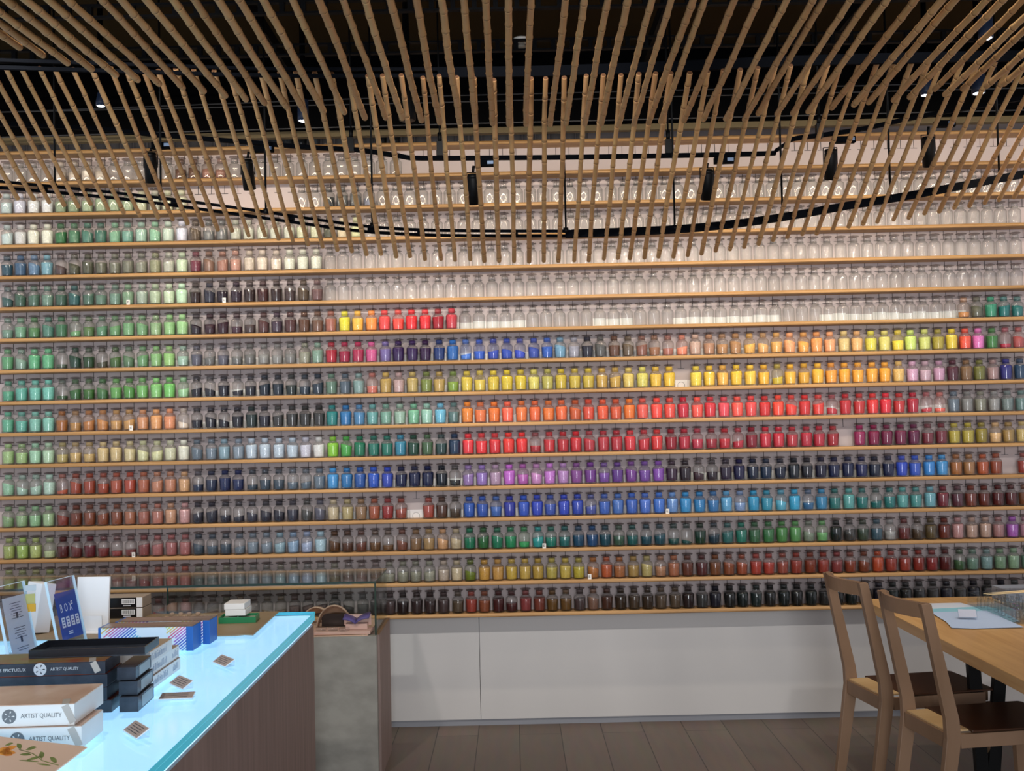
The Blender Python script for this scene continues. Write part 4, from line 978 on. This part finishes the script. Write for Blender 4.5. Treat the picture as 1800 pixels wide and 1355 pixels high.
# acrylic tray of glass stoppers and vials
t = empty('acrylic_tray', (2.20, 4.78, .7205), 0, 'clear acrylic tray filled with glass rods and vials on the table', 'tray')
q = MB()
q.b2((-.14, -.28, 0), (.3, .20, .003)).b2((-.14, -.28, .003), (-.136, .20, .06)).b2((-.136, .196, .003), (.3, .20, .06)).b2((-.136, -.28, .003), (.3, -.276, .06)).build('acrylic_box', m_acryl, t)
vial = MB().lathe([(.009, 0), (.010, .003), (.010, .034), (.006, .040), (.006, .046), (.008, .047), (.008, .050)], 10).mesh('glass_vial', glass('vial_glass', (.88, .92, .94), (.38, .43, .46), .9))
k = 0
for i in range(5):
    for j in range(9):
        o = bpy.data.objects.new('glass_vial', vial); COL.objects.link(o)
        o.location = (2.20 - .11 + i * .042 + rg2.uniform(-.006, .006), 4.78 - .25 + j * .048 + rg2.uniform(-.008, .008), .7240)
        tag(o, 'small empty clear glass vial standing in the acrylic tray on the table', 'vial', 'glass vials in the acrylic tray')
for i in range(2):
    o = MB().tube([(0, 0, 0), (.19, .02, .006), (.42, .05, .012)], [.0018, .0035, .005], 8).build('wooden_brush_stick', mat('pale_bamboo_%d' % i, srgb('#d9bf92'), .5))
    o.location = (2.085, 4.83 + .03 * i, .789 + .0 * i)
    tag(o, 'pale thin wooden stick resting across the acrylic tray, %s of two' % ('nearer', 'farther')[i], 'stick', 'wooden sticks on the tray')
o = MB().prism([(0, 0), (.05, .09), (.30, .07), (.3, -.02), (.12, .0)], 0, .002).build('plastic_bag', m_acryl); o.location = (2.12, 4.93, .785)
tag(o, 'crumpled clear plastic film lying behind the wooden sticks', 'plastic film')
o = MB().b2((2.25, 5.0, .7205), (2.75, 5.15, .7800)).build('white_storage_box', mat('storage_grey', srgb('#8f98a6'), .6)); tag(o, 'low grey-white storage box at the table back beyond the tray', 'box')

# ---------------- chairs ----------------
def slab(mb, p, q, w, d, w2=None, d2=None):
    """tapering board from p to q; w along X, d along Y"""
    w2 = w2 or w; d2 = d2 or d
    vs = [(p[0] + a * w / 2, p[1] + b_ * d / 2, p[2]) for a, b_ in ((-1, -1), (1, -1), (1, 1), (-1, 1))] + [(q[0] + a * w2 / 2, q[1] + b_ * d2 / 2, q[2]) for a, b_ in ((-1, -1), (1, -1), (1, 1), (-1, 1))]
    return mb.add(vs, [(3, 2, 1, 0), (4, 5, 6, 7), (0, 1, 5, 4), (1, 2, 6, 5), (2, 3, 7, 6), (3, 0, 4, 7)])
def chair(loc_, rz, label):
    """origin at the floor below the rear middle of the seat; the sitter faces +X"""
    t = empty('dining_chair', loc_, rz, label, 'chair', 'wooden chairs at the work table')
    Wd = .17; H = .45; Dp = .47
    for s in (-1, 1):
        mb = MB(); y = s * (Wd - .012)
        prof = [(-.065, .0), (.004, .43), (.0, .50), (-.045, .72), (-.085, .915)]; wd = [.040, .056, .052, .044, .038]
        vs = []; fs = []
        for (x, z), w in zip(prof, wd):
            for a, b_ in ((-1, -1), (1, -1), (1, 1), (-1, 1)): vs.append((x + a * w / 2, y + b_ * .013, z))
        for k in range(4):
            for j in range(4): j2 = (j + 1) % 4; fs.append((k * 4 + j, k * 4 + j2, (k + 1) * 4 + j2, (k + 1) * 4 + j))
        fs += [(3, 2, 1, 0), (16, 17, 18, 19)]
        mb.add(vs, fs).build('rear_leg_post', m_light_wood, t, bevel=.002)
        slab(MB(), (Dp + .0, y, 0), (Dp - .012, y, .40), .030, .026, .042, .030).build('leg', m_light_wood, t, bevel=.002)
    # bowed top rail
    vs = []; fs = []; n = 12
    for k in range(n + 1):
        tt = -1 + 2 * k / n; y = tt * (Wd - .003); x = -.078 - .045 * (1 - tt * tt)
        for dx, z in ((-.009, .862), (.009, .862), (.007, .918), (-.011, .918)): vs.append((x + dx, y, z))
    for k in range(n):
        for j in range(4): j2 = (j + 1) % 4; fs.append((k * 4 + j, k * 4 + j2, (k + 1) * 4 + j2, (k + 1) * 4 + j))
    fs += [(3, 2, 1, 0), tuple(n * 4 + j for j in range(4))]
    MB().add(vs, fs, 0, False).build('top_rail', m_light_wood, t)
    q = MB().b2((-.02, -Wd + .027, .392), (.012, Wd - .027, .448)).b2((.03, -Wd, .395), (Dp - .034, -Wd + .018, .445)).b2((.03, Wd - .018, .395), (Dp - .034, Wd, .445)).b2((Dp - .022, -Wd + .03, .40), (Dp - .004, Wd - .03, .445))
    q.build('seat_frame', m_light_wood, t, bevel=.0015)
    MB().b2((-.01, -Wd + .027, .4485), (.075, Wd - .027, .4545)).build('rear_seat_strip', noisy('pale_strip_%s' % label[:4], srgb('#cfae7e'), srgb('#d9bb8c'), (3, 20, 3), .4), t)
    MB().prism([(.076, -Wd + .002), (Dp, -Wd), (Dp + .01, -Wd + .015), (Dp + .01, Wd - .015), (Dp, Wd), (.076, Wd - .002)], .4485, .456).build('seat', m_seat, t, bevel=.002)
    return t
chair((1.470, 4.605, 0), R(9), 'oak chair with brown seat and bowed back rail, farther one at table')
chair((1.530, 4.085, 0), R(8), 'oak chair with brown seat and bowed back rail, nearer one at table')
